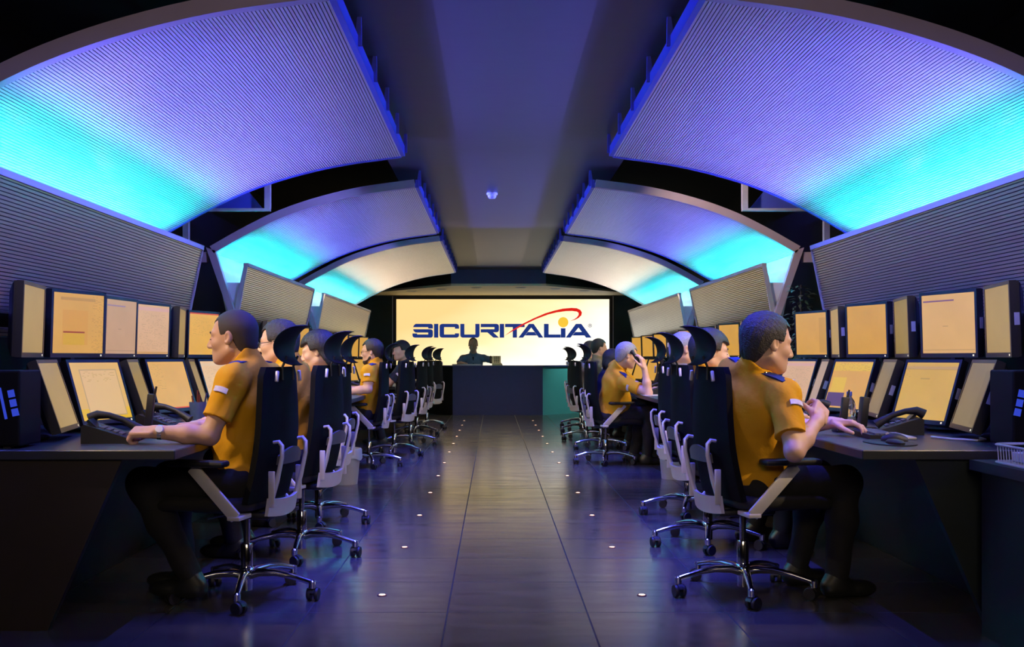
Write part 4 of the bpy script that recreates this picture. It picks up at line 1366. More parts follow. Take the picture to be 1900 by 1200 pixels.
def sdf_mesh(name, prims, h, material, parent, clip=None, noise=None, keep=None, cuts=None):
    us = [p for p in prims if p['op'] == 'u']
    lo = np.min([bounds(p)[0] for p in us], axis=0) - 3 * h
    hi = np.max([bounds(p)[1] for p in us], axis=0) + 3 * h
    Fd = Field(lo, hi, h)
    for p in prims:
        k = max(p['k'], 1e-4)
        a, b = bounds(p)
        pad = k + 3 * h
        sl, g = Fd.region(a - pad, b + pad)
        if sl is None:
            continue
        d = dist(p, g)
        A = Fd.F[sl]
        if p['op'] == 'u':
            hh = np.clip(0.5 + 0.5 * (A - d) / k, 0, 1)
            Fd.F[sl] = A * (1 - hh) + d * hh - k * hh * (1 - hh)
        elif p['op'] == 's':
            hh = np.clip(0.5 - 0.5 * (A + d) / k, 0, 1)
            Fd.F[sl] = A * (1 - hh) - d * hh + k * hh * (1 - hh)
    G = [Fd.ax[i].reshape([-1 if j == i else 1 for j in range(3)]) for i in range(3)]
    for c, n in (clip or []):
        Fd.F = np.maximum(Fd.F, (G[0] - c[0]) * n[0] + (G[1] - c[1]) * n[1] + (G[2] - c[2]) * n[2])
    if keep is not None:
        Fd.F = np.maximum(Fd.F, keep(G)).astype(np.float32)
    F_ = Fd.F
    F_[0], F_[-1], F_[:, 0], F_[:, -1], F_[:, :, 0], F_[:, :, -1] = 1, 1, 1, 1, 1, 1
    S = F_ < 0
    cnt = np.zeros(tuple(n - 1 for n in S.shape), np.int8)
    cor = [(i, j, k) for i in (0, 1) for j in (0, 1) for k in (0, 1)]
    for i, j, k in cor:
        cnt += S[i:S.shape[0] - 1 + i, j:S.shape[1] - 1 + j, k:S.shape[2] - 1 + k]
    act = (cnt > 0) & (cnt < 8)
    I = np.argwhere(act)
    if len(I) == 0:
        raise RuntimeError('empty field ' + name)
    vals = np.stack([F_[I[:, 0] + i, I[:, 1] + j, I[:, 2] + k] for i, j, k in cor], 1)
    acc = np.zeros((len(I), 3))
    num = np.zeros(len(I))
    for a in range(8):
        for b in range(a + 1, 8):
            da = np.array(cor[b]) - np.array(cor[a])
            if np.abs(da).sum() != 1:
                continue
            va, vb = vals[:, a], vals[:, b]
            m = (va < 0) != (vb < 0)
            t = np.where(m, va / np.where(m, va - vb, 1), 0)
            acc += m[:, None] * (np.array(cor[a])[None] + t[:, None] * da[None])
            num += m
    V = Fd.lo + (I + acc / num[:, None]) * h
    idm = np.full(act.shape, -1, np.int32)
    idm[tuple(I.T)] = np.arange(len(I))
    quads = []
    for ax in range(3):
        A = np.moveaxis(S, ax, 0)
        IDM = np.moveaxis(idm, ax, 0)
        e = A[:-1] != A[1:]
        e[:, 0, :] = e[:, -1, :] = False
        e[:, :, 0] = e[:, :, -1] = False
        E = np.argwhere(e)
        i, j, k = E.T
        q = np.stack([IDM[i, j - 1, k - 1], IDM[i, j, k - 1], IDM[i, j, k], IDM[i, j - 1, k]], 1)
        flip = A[:-1][i, j, k]
        if ax == 1:
            flip = ~flip
        q[~flip] = q[~flip][:, ::-1]
        quads.append(q)
    Q = np.concatenate(quads)
    if noise:
        # fold / strand relief along the surface normal
        nrm = np.zeros_like(V)
        fn = np.cross(V[Q[:, 2]] - V[Q[:, 0]], V[Q[:, 3]] - V[Q[:, 1]])
        for c in range(4):
            np.add.at(nrm, Q[:, c], fn)
        nrm /= np.linalg.norm(nrm, axis=1)[:, None] + 1e-12
        V = V + nrm * noise(V)[:, None]
    me = bpy.data.meshes.new(name)
    me.vertices.add(len(V))
    me.vertices.foreach_set('co', V.astype(np.float32).ravel())
    me.loops.add(len(Q) * 4)
    me.loops.foreach_set('vertex_index', Q.astype(np.int32).ravel())
    me.polygons.add(len(Q))
    me.polygons.foreach_set('loop_start', np.arange(0, len(Q) * 4, 4, dtype=np.int32))
    me.polygons.foreach_set('use_smooth', np.ones(len(Q), bool))
    me.update(calc_edges=True)
    me.validate()
    me.materials.append(material)
    o = bpy.data.objects.new(name, me)
    COL.objects.link(o)
    if parent is not None:
        o.parent = parent
    return o


def nz(v):
    v = np.array(v, float)
    return v / (np.linalg.norm(v) + 1e-12)


def rotm(axis, a):
    return np.array(Matrix.Rotation(a, 3, Vector(axis)))


def hand_prims(W, d, pn, side, curl, sc=1.0, spread=0.0, thumb_in=0.5):
    """palm, five fingers and a thumb: W wrist, d finger direction, pn palm normal (the fingers curl towards it)"""
    d, pn = nz(d), nz(pn)
    pn = nz(pn - d * (pn @ d))
    lat = np.cross(d, pn) * side           # towards the thumb
    out = []
    Rm = np.stack([d, lat, pn], 1)
    W = np.array(W, float)
    out.append(rbox(W + d * 0.048 * sc, np.array([0.040, 0.030, 0.006]) * sc, 0.008 * sc, Rm, 0.012))
    out.append(cone(W - d * 0.02, W + d * 0.03 * sc, 0.025 * sc, 0.023 * sc, 0.015))
    out.append(ell(W + d * 0.030 * sc + lat * 0.022 * sc + pn * 0.010 * sc, np.array([0.032, 0.016, 0.016]) * sc, Rm, 0.012))
    for i, (o, L) in enumerate(((0.031, 0.072), (0.0105, 0.080), (-0.0105, 0.075), (-0.030, 0.060))):
        c = curl if isinstance(curl, (int, float)) else curl[i]
        p = W + d * (0.090 - 0.005 * abs(i - 1)) * sc + lat * o * sc
        dd = nz(d + lat * (1.5 - i) * spread)
        a = c * 0.75
        for j, fr in enumerate((0.46, 0.30, 0.24)):
            ddj = nz(dd * math.cos(a) + pn * math.sin(a))
            q = p + ddj * L * fr * sc
            out.append(cone(p, q, (0.0098 - 0.0010 * j) * sc, (0.0090 - 0.0010 * j) * sc, 0.004))
            p = q
            a += c
    p = W + d * 0.022 * sc + lat * 0.032 * sc + pn * 0.008 * sc
    td = nz(d * 0.75 + lat * (0.75 - 0.6 * thumb_in) + pn * (0.2 + 0.5 * thumb_in))
    for L, r0, r1 in ((0.034, 0.0135, 0.0115), (0.032, 0.0112, 0.010), (0.025, 0.0100, 0.0085)):
        q = p + td * L * sc
        out.append(cone(p, q, r0 * sc, r1 * sc, 0.005))
        p = q
        td = nz(td + d * 0.18 - lat * 0.25 * thumb_in)
    return out


def person(label, root, yaw, head, nb, arms, skin, hair, hair_m, shirt_m, h=0.005, hs=1.0, head_yaw=0.0, head_pitch=0.12, head_roll=0.0,
           pelvis=(0.02, 0, 0.53), belly=0.0, glasses=False, beard=None, epaulette=None, patch=True, watch=None, knees=None, feet=None,
           curl=(0.9, 0.9), twist=0.0, sleeve=0.62, tie=False, standing=False, collar=True, shw=0.185, strap=None, fat=1.0):
    t = thing('person', label, 'person', root, R(yaw))
    Mi = (Matrix.Translation(root) @ Matrix.Rotation(R(yaw), 4, 'Z')).inverted()

    def L(p):
        return np.array(Mi @ Vector(p))
    H, NB = L(head), L(nb)
    PV = np.array(pelvis, float)
    up = nz(NB - PV)
    ct_, st_ = math.cos(R(twist)), math.sin(R(twist))
    lat = np.array([-st_, ct_, 0.0])
    lat = nz(lat - up * (lat @ up))
    fwd = np.cross(lat, up)
    RT = np.stack([fwd, lat, up], 1)
    # ------------ torso
    chest = PV + (NB - PV) * 0.66 + fwd * 0.005
    bel = PV + (NB - PV) * 0.30 + fwd * (0.015 + belly)

    def torso(o, k):
        q = [ell(PV, (0.135 * fat + o, 0.175 * fat + o, 0.13 + o), RT, k),
             ell(bel, (0.115 * fat + belly + o, 0.155 * fat + o, 0.17 + o), RT, k),
             ell(chest, (0.112 * fat + o, 0.165 * fat + o, 0.19 + o), RT, k)]
        for sd in (1, -1):
            S = shoulder[sd]
            q.append(cone(NB - up * 0.02 + lat * sd * 0.035 - fwd * 0.01, S, 0.045 + o, 0.054 + o, 0.035))
            q.append(ell(S - up * 0.012, (0.062 + o, 0.058 + o, 0.062 + o), RT, 0.03))
        return q
    shoulder = {}
    for sd in (1, -1):
        fw = arms[sd].get('fwd', 0.03)
        shoulder[sd] = NB - up * 0.065 + lat * sd * shw + fwd * fw
    body = torso(-0.006, 0.05)
    E, Wr = {}, {}
    for sd in (1, -1):
        a = arms[sd]
        E[sd], Wr[sd] = L(a['elbow']), L(a['wrist'])
        up_ = nz(E[sd] - shoulder[sd])
        body.append(cone(shoulder[sd], E[sd], 0.050, 0.040, 0.03))
        body.append(ell(shoulder[sd] + (E[sd] - shoulder[sd]) * 0.45, (0.052, 0.05, 0.07), None, 0.03))
        f = nz(Wr[sd] - E[sd])
        body.append(cone(E[sd], E[sd] + (Wr[sd] - E[sd]) * 0.4, 0.041, 0.042, 0.02))
        body.append(cone(E[sd] + (Wr[sd] - E[sd]) * 0.4, Wr[sd], 0.041, 0.026, 0.02))
        hd = L(np.array(a['wrist']) + np.array(a['dir'])) - Wr[sd]
        pn = L(np.array(a['wrist']) + np.array(a['palm'])) - Wr[sd]
        body += hand_prims(Wr[sd], hd, pn, a.get('side', -sd), a.get('curl', 0.6), hs * 1.02, a.get('spread', 0.03), a.get('thumb', 0.5))
    # ------------ head
    RH = rotm((0, 0, 1), head_yaw) @ rotm((0, 1, 0), head_pitch) @ rotm((1, 0, 0), head_roll)

    def HP(x, y, z):
        return H + RH @ (np.array([x, y, z]) * hs)

    def hv(*r):
        return tuple(np.array(r) * hs)
    fine = h <= 0.0056
    hd_ = [ell(HP(-0.014, 0, 0.030), hv(0.099, 0.077, 0.090), RH, 0.02),
           ell(HP(0.030, 0, -0.030), hv(0.066, 0.062, 0.086), RH, 0.03 * hs),
           cone(HP(0.076, 0.010, -0.089), HP(0.076, -0.010, -0.089), 0.019 * hs, 0.019 * hs, 0.02),
           ell(HP(0.070, 0, -0.060), hv(0.026, 0.030, 0.024), RH, 0.02)]
    for sd in (1, -1):
        hd_ += [cone(HP(0.002, sd * 0.054, -0.058), HP(0.068, sd * 0.016, -0.089), 0.020 * hs, 0.019 * hs, 0.025),
                cone(HP(0.086, sd * 0.012, 0.026), HP(0.068, sd * 0.046, 0.026), 0.010 * hs, 0.011 * hs, 0.014),
                ell(HP(0.062, sd * 0.043, -0.022), hv(0.022, 0.020, 0.020), RH, 0.02)]
    if fine:
        for sd in (1, -1):
            hd_.append(ell(HP(0.096, sd * 0.031, 0.004), hv(0.017, 0.019, 0.012), RH, 0.012, op='s'))
            hd_.append(ell(HP(0.078, sd * 0.031, 0.001), hv(0.0125, 0.0145, 0.0115), RH, 0.003))
    hd_ += [cone(HP(0.091, 0, 0.016), HP(0.113, 0, -0.026), 0.0085 * hs, 0.0125 * hs, 0.010),
            ell(HP(0.103, 0.011, -0.031), hv(0.010, 0.008, 0.008), RH, 0.006), ell(HP(0.103, -0.011, -0.031), hv(0.010, 0.008, 0.008), RH, 0.006),
            ell(HP(0.092, 0, -0.058), hv(0.009, 0.023, 0.0065), RH, 0.005), ell(HP(0.091, 0, -0.071), hv(0.010, 0.020, 0.0075), RH, 0.005)]
    for sd in (1, -1):
        RE = RH @ rotm((0, 0, 1), sd * 0.35) @ rotm((0, 1, 0), -0.2)
        hd_.append(ell(HP(-0.008, sd * 0.078, -0.004), hv(0.019, 0.009, 0.032), RE, 0.008))
        hd_.append(ell(HP(0.0, sd * 0.086, -0.002), hv(0.010, 0.005, 0.018), RE, 0.004, op='s'))
    ntop = HP(-0.022, 0, -0.055)
    hd_.append(cone(ntop, NB - up * 0.03, 0.056 * hs, 0.062, 0.025))
    body += hd_
    # ------------ legs
    hips = {sd: PV + lat * sd * 0.09 for sd in (1, -1)}
    if standing:
        knees = knees or {1: (0.02, 0.10, 0.48), -1: (0.02, -0.10, 0.48)}
        feet = feet or {1: (-0.02, 0.11, 0.09), -1: (-0.02, -0.11, 0.09)}
    else:
        knees = knees or {1: (0.44, 0.13, 0.53), -1: (0.44, -0.13, 0.53)}
        feet = feet or {1: (0.34, 0.14, 0.10), -1: (0.40, -0.13, 0.10)}
    legs = lambda o, k: [q for sd in (1, -1) for q in (
        cone(hips[sd], knees[sd], 0.085 * fat + o, 0.058 + o, k), cone(knees[sd], np.array(knees[sd]) * 0.6 + np.array(feet[sd]) * 0.4, 0.057 + o, 0.055 + o, k),
        cone(np.array(knees[sd]) * 0.6 + np.array(feet[sd]) * 0.4, feet[sd], 0.054 + o, 0.040 + o, k))]
    body += legs(-0.004, 0.04)
    sdf_mesh('body', body, h, skin, t)
    # ------------ clothes
    sh = torso(0.010, 0.05)
    for sd in (1, -1):
        S, Eb = shoulder[sd], E[sd]
        end = S + (Eb - S) * sleeve
        ud = nz(Eb - S)
        sh.append(cone(S, S + (Eb - S) * (sleeve + 0.14), 0.064, 0.068, 0.03, clip=[(end, ud)]))
    if collar:
        nd = nz(ntop - NB)
        sh.append(cone(NB - up * 0.035, NB + nd * 0.12, 0.080, 0.070, 0.012, clip=[(NB + nd * 0.066 - fwd * 0.0, nz(nd + fwd * 0.25))]))
    hem = PV + up * 0.035
    rs = random.Random(sum(map(ord, label))).uniform(0, 6)

    def folds(V):
        a = V @ up
        return 0.0035 * np.sin(38 * a + 9 * V[:, 0] + rs) * np.sin(17 * V[:, 1] + 11 * V[:, 0] + rs) + 0.0022 * np.sin(70 * V[:, 0] + 40 * a + 25 * V[:, 1])
    sdf_mesh('shirt', sh, h, shirt_m, t, clip=[(hem, -up)], noise=folds)
    tr = [ell(PV, (0.142 * fat, 0.182 * fat, 0.135), RT, 0.04)] + legs(0.012, 0.04)
    wst = PV + up * 0.085
    sdf_mesh('trousers', tr, max(h, 0.007), m_trouser, t, clip=[((0, 0, PV[2] + 0.09), (0, 0, 1))], noise=lambda V: 0.003 * np.sin(30 * V[:, 2] + 22 * V[:, 0]) * np.sin(25 * V[:, 1]))
    for sd in (1, -1):
        f = np.array(feet[sd])
        z0 = max(0.0, f[2] - 0.10)
        sdf_mesh('shoe', [ell((f[0] - 0.02, f[1], z0 + 0.05), (0.06, 0.043, 0.058), None, 0.02), ell((f[0] + 0.10, f[1], z0 + 0.035), (0.095, 0.046, 0.04), None, 0.03),
                          cone(f, (f[0] + 0.02, f[1], z0 + 0.05), 0.046, 0.045, 0.03)],
                 max(h, 0.006), m_shoe, t, clip=[((0, 0, z0 + 0.001), (0, 0, -1))])
    # ------------ hair
    o = dict(shaved=0.003, short=0.011, bowl=0.020, long=0.024, bald=0.0025)[hair]

    def keepf(G):
        d = [sum((G[j] - H[j]) * RH[j, i] for j in range(3)) / hs for i in range(3)]
        x, y, z = d
        top = np.minimum(z - (0.066 if hair in ('shaved', 'short', 'bald') else 0.050) - 0.25 * np.abs(y), 0.088 + o - x)     # crown above the hairline
        if hair == 'bald':
            top = np.full_like(top, -1.0)
        back = np.minimum(-0.010 - x + 0.35 * (z - 0.02), z + (0.092 if hair != 'long' else 0.16))
        side = np.minimum(np.minimum(0.030 - x + 0.15 * z, z - 0.012), np.full_like(z, 1.0))
        keep_ = np.maximum(np.maximum(top, back), side)
        return -keep_ * hs
    hp = [ell(HP(-0.014, 0, 0.030), hv(0.099 + o, 0.077 + o, 0.090 + o), RH, 0.02), ell(HP(-0.045, 0, -0.035), hv(0.056 + o * 0.4, 0.058 + o * 0.3, 0.066), RH, 0.03)]
    if hair == 'long':
        hp += [ell(HP(-0.030, 0, -0.06), hv(0.080, 0.094, 0.085), RH, 0.03)]
    hair_prims = hp
    sdf_mesh('hair', hair_prims, min(h, 0.006), hair_m, t, keep=keepf,
             noise=(lambda V: 0.0 * V[:, 0]) if hair in ('shaved', 'bald') else (lambda V: 0.0010 * np.sin(230 * V[:, 0] + 90 * V[:, 1]) * np.sin(210 * V[:, 1] + 90 * V[:, 2]) + 0.0007 * np.sin(260 * V[:, 1] + 40 * V[:, 2])))
    RHm = Matrix([list(r) for r in RH])
    TH = Matrix.Translation(Vector(H)) @ RHm.to_4x4() @ Matrix.Diagonal((hs, hs, hs, 1))
    if fine:
        br = MB(TH)
        for sd in (1, -1):
            br.tube([(0.094, sd * 0.012, 0.026), (0.090, sd * 0.030, 0.031), (0.074, sd * 0.048, 0.026)], [0.004, 0.0045, 0.003], 6)
        br.build('eyebrows', hair_m if hair != 'bald' else m_hbrown, t, True)
        ey = MB(TH)
        for sd in (1, -1):
            ey.box((0.0895, sd * 0.031, -0.0005), (0.004, 0.021, 0.0045), bevel=0.0015)
        ey.build('eyes', m_iris, t, True)
        lpm = MB(TH)
        lpm.tube([(0.094, 0.022, -0.065), (0.1005, 0, -0.0645), (0.094, -0.022, -0.065)], 0.0022, 6)
        lpm.build('lips', m_lip, t, True)
    if beard is not None:
        def kb_(G):
            d = [sum((G[j] - H[j]) * RH[j, i] for j in range(3)) / hs for i in range(3)]
            x, y, z = d
            return -np.minimum(np.minimum(-0.045 - z + 0.0 * x, x - 0.0), np.full_like(x + y + z, 1.0)) * hs
        sdf_mesh('beard', [cone(HP(0.080, 0.012, -0.096), HP(0.080, -0.012, -0.096), 0.022 * hs, 0.022 * hs, 0.02)] +
                 [cone(HP(0.004, sd * 0.056, -0.055), HP(0.072, sd * 0.018, -0.094), 0.022 * hs, 0.0225 * hs, 0.02) for sd in (1, -1)], min(h, 0.006), beard, t, keep=kb_)
    if glasses:
        gl = MB(TH)
        for sd in (1, -1):
            pts = [(0.106 - 4.5 * (0.031 + 0.021 * math.cos(q)) ** 2, sd * (0.031 + 0.022 * math.cos(q)), 0.000 + 0.016 * math.sin(q)) for q in [2 * math.pi * k / 18 for k in range(19)]]
            gl.tube(pts, 0.0017, 6)
            gl.tube([(0.099, sd * 0.053, 0.004), (0.085, sd * 0.072, 0.006), (-0.012, sd * 0.083, 0.008)], 0.0019, 6)
        gl.tube([(0.106, 0.010, 0.003), (0.109, 0, 0.005), (0.106, -0.010, 0.003)], 0.0017, 6)
        gl.build('glasses', m_frameg, t, True)
    # ------------ insignia
    if epaulette is not None:
        for sd in (1, -1):
            S = shoulder[sd]
            a_ = NB + lat * sd * 0.075 - up * 0.010 - fwd * 0.0
            b_ = S + up * 0.064 + lat * sd * 0.012
            a_ = np.array(a_) + up * 0.022
            d = nz(b_ - a_)
            n = nz(up - d * (up @ d))
            w = np.cross(n, d)
            eb = MB(Matrix([[w[i], d[i], n[i], 0] for i in range(3)] + [[0, 0, 0, 1]]))
            eb.M = Matrix.Translation(Vector((a_ + b_) / 2 + n * 0.006)) @ eb.M
            Ln = float(np.linalg.norm(b_ - a_))
            prof = [(-Ln / 2, -0.006), (-Ln / 4, 0.002), (0, 0.003), (Ln / 4, 0.003), (Ln / 2, -0.002)]
            rings = [[(-0.021, y, z - 0.004), (0.021, y, z - 0.004), (0.021, y, z + 0.004), (-0.021, y, z + 0.004)] for y, z in prof]
            eb.loft(rings)
            ep = eb.build('epaulette', epaulette, t)
            if hair_m == m_hgreying:
                gb = MB(Matrix.Translation(Vector(a_ * 0.75 + b_ * 0.25 + n * 0.012)))
                gb.lathe([(0.0, 0.005), (0.006, 0.003), (0.008, -0.002), (0.0, -0.004)], 14)
                gb.build('gold_button', m_gold, ep, True)
    if patch:
        for sd in (1, -1):
            S, Eb = shoulder[sd], E[sd]
            ud = nz(Eb - S)
            out = nz(lat * sd - ud * ((lat * sd) @ ud))
            side_ = np.cross(ud, out)
            c = S + (Eb - S) * 0.27
            pb_ = MB()
            n = 7
            rings = []
            for r0 in (0.070, 0.0785):
                ring_ = []
                for k in range(n):
                    q = -0.42 + 0.84 * k / (n - 1)
                    ring_.append(c + out * r0 * math.cos(q) + side_ * r0 * math.sin(q) - ud * (0.010 + 0.004 * math.cos(q * 2.6)))
                for k in range(n):
                    q = 0.42 - 0.84 * k / (n - 1)
                    ring_.append(c + out * r0 * math.cos(q) + side_ * r0 * math.sin(q) + ud * (0.014 - 0.004 * math.cos(q * 2.6)))
                rings.append(ring_)
            pb_.loft(rings).build('shoulder_badge', m_patch, t, tri=True)
    if watch:
        W_, d = Wr[watch], nz(Wr[watch] - E[watch])
        p0 = W_ - d * 0.022
        zz = Vector(d)
        q = zz.to_track_quat('Z', 'Y').to_matrix()
        wb = MB(Matrix.Translation(Vector(p0)) @ q.to_4x4())
        wb.lathe([(0.027, -0.010), (0.033, -0.009), (0.033, 0.009), (0.027, 0.010)], 24)
        wa = wb.build('wristwatch', m_watch, t, True)
        od = nz(np.array([0, 0, 1.0]) * 0.5 + lat * watch)
        od = nz(od - d * (od @ d))
        fb = MB(Matrix.Translation(Vector(p0 + od * 0.033)) @ Vector(od).to_track_quat('Z', 'Y').to_matrix().to_4x4())
        fb.lathe([(0.0, 0.006), (0.015, 0.005), (0.018, 0.0), (0.017, -0.004), (0.0, -0.004)], 20)
        fb.build('watch_face', m_whitep, wa, True)
    if tie:
        a_ = NB + fwd * 0.075 - up * 0.01
        tb = MB()
        rings = []
        for k, (dz, w, dx) in enumerate(((0.0, 0.018, 0.0), (0.04, 0.012, 0.028), (0.14, 0.026, 0.060), (0.28, 0.038, 0.066), (0.40, 0.042, 0.062))):
            c = a_ - up * dz + fwd * dx
            rings.append([c + lat * w, c + fwd * 0.008, c - lat * w, c - fwd * 0.01])
        tb.loft(rings).build('tie', m_hblack, t)
    if strap is not None:
        sd = strap
        S = shoulder[sd]
        sb = MB()
        pts = [S + up * 0.055 - fwd * 0.09 - lat * sd * 0.06 - up * 0.16, S + up * 0.062 - fwd * 0.05 - lat * sd * 0.06, S + up * 0.075 - lat * sd * 0.06, S + up * 0.04 + fwd * 0.07 - lat * sd * 0.06]
        sb.tube(pts, 0.02, 8, flat=0.4)
        sb.build('strap', m_plastic, t, True)
    return t


UP, DN = (0, 0, 1), (0, 0, -1)


def A(e, w, d, p, **k):
    return dict(elbow=tuple(e), wrist=tuple(w), dir=d, palm=p, **k)


# the man with the watch (near left): faces -x, his left side is towards the camera (+1 = his left)
person('man with shaved dark hair, ochre shirt and wrist watch at the nearest left desk',
       (-1.135, 4.73, 0), 172, P(433, 626, 4.72), P(468, 677, 4.72),
       {1: A(P(389, 808, 4.46), P(287, 801, 4.42), (-1, 0.05, -0.02), (0.0, 0.35, -1), curl=1.15, thumb=0.7, fwd=0.0),
        -1: A(P(415, 815, 5.00), P(372, 789, 5.0), (-1, -0.15, -0.05), (0.0, -0.2, -1), curl=0.35, fwd=0.0)},
       m_skin, 'shaved', m_hshave, m_ochre, h=0.0045, hs=1.04, head_pitch=0.10, epaulette=m_navyep, watch=1, sleeve=0.70, twist=-4,
       feet={1: (0.20, 0.16, 0.13), -1: (0.36, -0.14, 0.10)})
# second left, glasses
person('man in thin glasses and ochre shirt, second from the near end on the left',
       (-1.075, 5.76, 0), 172, P(517, 636, 5.74), P(542, 678, 5.72),
       {1: A((-1.22, 5.50, 0.78), (-1.46, 5.52, 0.77), (-1, 0.05, 0), (0, 0.1, -1), curl=0.4), -1: A((-1.24, 6.02, 0.78), (-1.46, 6.0, 0.77), (-1, -0.05, 0), (0, -0.1, -1), curl=0.4)},
       m_skin2, 'short', m_hgreying, m_ochre, h=0.0055, hs=1.02, head_pitch=0.12, glasses=True, belly=0.02, fat=1.05)
# third left, dark long hair seen from behind
person('person with long dark hair and ochre shirt, third on the left',
       (-1.165, 6.86, 0), 178, P(590, 652, 6.7), P(596, 690, 6.75),
       {1: A((-1.3, 6.58, 0.78), (-1.52, 6.62, 0.77), (-1, 0, 0), (0, 0.1, -1), curl=0.4), -1: A((-1.3, 7.1, 0.78), (-1.52, 7.05, 0.77), (-1, 0, 0), (0, 0, -1), curl=0.4)},
       m_skin2, 'long', m_hblack, m_ochre, h=0.006, head_pitch=0.25)
# bearded man with glasses at the middle left desk
person('bearded man in dark-rimmed glasses and ochre shirt at the middle left desk',
       (-1.27, 10.47, 0), 174, P(690, 652, 10.42), P(700, 676, 10.42),
       {1: A(P(683, 722, 10.2), P(645, 726, 10.2), (-1, 0, 0), (0, 0.1, -1), curl=0.4), -1: A(P(683, 722, 10.7), P(648, 722, 10.65), (-1, 0, 0), (0, -0.1, -1), curl=0.4)},
       m_skin2, 'short', m_hbrown, m_ochre, h=0.007, hs=1.02, head_pitch=0.14, glasses=True, beard=m_hbrown, epaulette=m_navyep)
# dark clothes, far left
person('dark-haired person in navy clothes before the left edge of the big screen',
       (-1.08, 13.1, 0), 185, P(744, 651, 13.0), P(750, 675, 13.05),
       {1: A((-1.35, 12.85, 0.76), (-1.55, 12.9, 0.77), (-1, 0, 0), (0, 0.1, -1), curl=0.4), -1: A((-1.35, 13.3, 0.76), (-1.55, 13.25, 0.77), (-1, 0, 0), (0, 0, -1), curl=0.4)},
       m_skin2, 'bowl', m_hblack, m_darkcloth, h=0.009, head_pitch=0.1, head_yaw=0.5)
# the big man near right: faces +x, his right side (-1) is towards the camera
person('big man with greying dark hair and ochre shirt at the nearest right desk',
       (1.165, 4.80, 0), 10, P(1423, 637, 4.62), P(1391, 688, 4.66),
       {-1: A(P(1474, 838, 4.36), P(1518, 778, 4.50), (0.30, 0.60, 0.40), (-0.5, 0.55, -0.4), curl=0.85, fwd=0.05, thumb=0.7),
        1: A((1.42, 5.08, 0.74), (1.62, 4.92, 0.79), (0.8, -0.5, 0), (0, -0.2, -1), curl=0.5)},
       m_skin2, 'short', m_hgreying, m_ochre, h=0.0045, hs=1.10, head_pitch=0.20, head_yaw=0.05, epaulette=m_navyep, belly=0.035, fat=1.14, shw=0.20, sleeve=0.72, twist=6)
# brown hair, second right
person('person with straight brown hair and ochre collar, second on the right',
       (1.26, 6.05, 0), 5, P(1318, 653, 5.92), P(1298, 686, 5.95),
       {-1: A((1.5, 5.8, 0.77), (1.68, 5.85, 0.77), (1, 0, 0), (0, 0.1, -1), curl=0.4), 1: A((1.5, 6.3, 0.77), (1.68, 6.25, 0.77), (1, 0, 0), (0, 0, -1), curl=0.4)},
       m_skin2, 'bowl', m_hbrown, m_ochre, h=0.0055, head_pitch=0.15)
# khaki, third right
person('person with cropped hair and khaki shirt behind headrests of the right row',
       (1.37, 7.26, 0), 5, P(1270, 648, 7.15), P(1262, 676, 7.2),
       {-1: A((1.6, 7.0, 0.77), (1.78, 7.05, 0.77), (1, 0, 0), (0, 0.1, -1), curl=0.4), 1: A((1.6, 7.5, 0.77), (1.78, 7.45, 0.77), (1, 0, 0), (0, 0, -1), curl=0.4)},
       m_skin, 'shaved', m_hgrey, m_khaki, h=0.007, head_pitch=0.15)
# grey-haired man on the phone
GR = (1.17, 10.7, 0)
person('grey-haired man in ochre shirt holding a phone handset to his ear',
       GR, 8, P(1163, 659, 10.45), P(1146, 684, 10.5),
       {-1: A(P(1203, 729, 10.18), P(1196, 684, 10.22), (-0.22, 0.15, 0.95), (-0.75, 0.5, 0.0), curl=0.45, fwd=0.06),
        1: A((1.55, 10.95, 0.75), (1.72, 10.8, 0.77), (1, -0.3, 0), (0, 0, -1), curl=0.4)},
       m_skin2, 'short', m_hgrey, m_ochre, h=0.0065, hs=1.05, head_pitch=0.30, epaulette=m_navyep, belly=0.03, fat=1.1, shw=0.19)
e1, e2 = P(1172, 652, 10.28), P(1184, 672, 10.26)
hh = thing('phone_handset', 'black phone handset held to the ear of the grey-haired man', 'phone handset', tuple((e1 + e2) / 2))
c0 = (e1 + e2) / 2
MB().tube([e1 - c0, (e1 - c0) * 0.6 + Vector((0.004, -0.012, 0.004)), (e2 - c0) * 0.6 + Vector((0.004, -0.012, 0.004)), e2 - c0], [0.026, 0.018, 0.018, 0.026], 10).build('handset', m_plastic, hh, True)
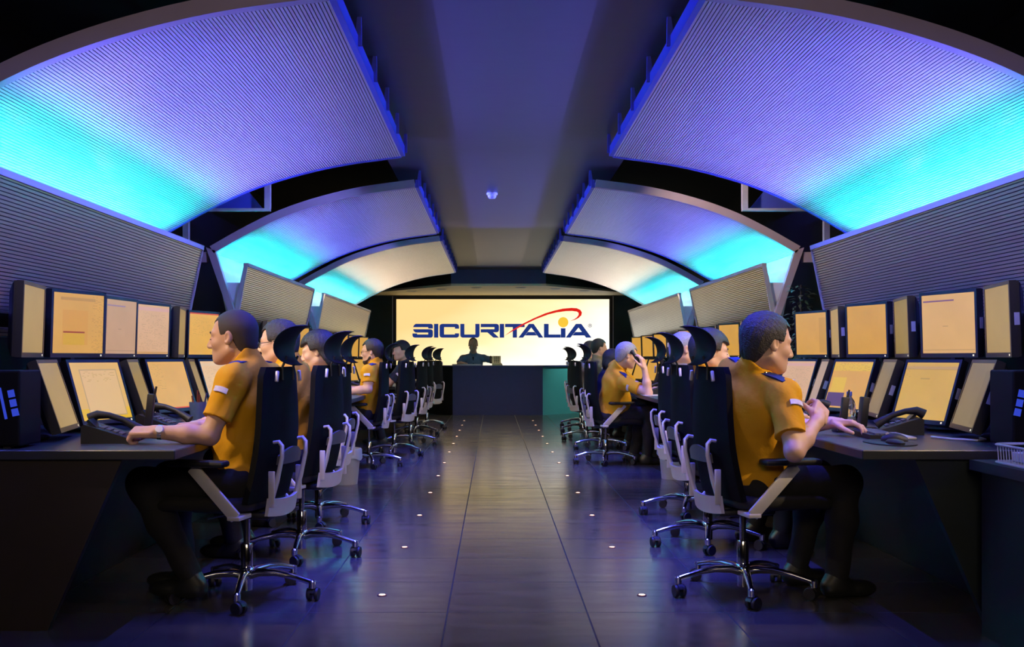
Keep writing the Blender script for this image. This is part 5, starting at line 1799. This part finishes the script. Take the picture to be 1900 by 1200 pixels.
# far right group
person('person with black hair and dark clothes just beyond the grey-haired man',
       (1.32, 12.4, 0), 5, P(1137, 669, 12.35), P(1128, 690, 12.4),
       {-1: A((1.6, 12.2, 0.77), (1.78, 12.2, 0.77), (1, 0, 0), (0, 0.1, -1), curl=0.4), 1: A((1.6, 12.6, 0.77), (1.78, 12.6, 0.77), (1, 0, 0), (0, 0, -1), curl=0.4)},
       m_skin2, 'long', m_hblack, m_darkcloth, h=0.009, head_pitch=0.3)
person('black-haired person with a black strap over a khaki shirt, far right row',
       (1.30, 14.3, 0), 10, P(1112, 645, 14.3), P(1108, 668, 14.3),
       {-1: A((1.55, 14.05, 0.80), (1.72, 14.1, 0.77), (1, 0, 0), (0, 0.1, -1), curl=0.4), 1: A((1.55, 14.5, 0.77), (1.72, 14.5, 0.77), (1, 0, 0), (0, 0, -1), curl=0.4)},
       m_skin2, 'short', m_hblack, m_khaki, h=0.009, head_pitch=0.1, strap=-1)
person('black-haired person in khaki shirt, farthest of the right row',
       (1.26, 15.3, 0), 15, P(1096, 648, 15.3), P(1090, 670, 15.3),
       {-1: A((1.5, 15.05, 0.77), (1.7, 15.1, 0.77), (1, 0, 0), (0, 0.1, -1), curl=0.4), 1: A((1.5, 15.5, 0.77), (1.7, 15.5, 0.77), (1, 0, 0), (0, 0, -1), curl=0.4)},
       m_skin2, 'short', m_hblack, m_khaki, h=0.009, head_pitch=0.1)
# the man behind the counter, facing the camera
person('man in blue shirt and dark tie behind the far counter',
       (-0.40, 20.95, 0), -90, P(878, 639, 20.75), P(878, 658, 20.85),
       {1: A((-0.02, 20.70, 1.05), (0.06, 20.50, 1.0), (0.5, -0.8, -0.1), (0, 0, -1), curl=0.3), -1: A((-0.70, 20.78, 0.99), (-0.60, 20.52, 0.99), (0.3, -0.9, 0), (0, 0, -1), curl=0.3)},
       m_skin, 'bald', m_hbrown, m_blueshirt, h=0.009, hs=1.15, head_pitch=0.10, pelvis=(-0.12, 0, 0.68), standing=True, patch=False, tie=True, sleeve=0.95, shw=0.21, fat=1.1,
       knees={1: (0.0, 0.10, 0.40), -1: (0.0, -0.10, 0.40)}, feet={1: (-0.05, 0.11, 0.09), -1: (-0.05, -0.11, 0.09)})
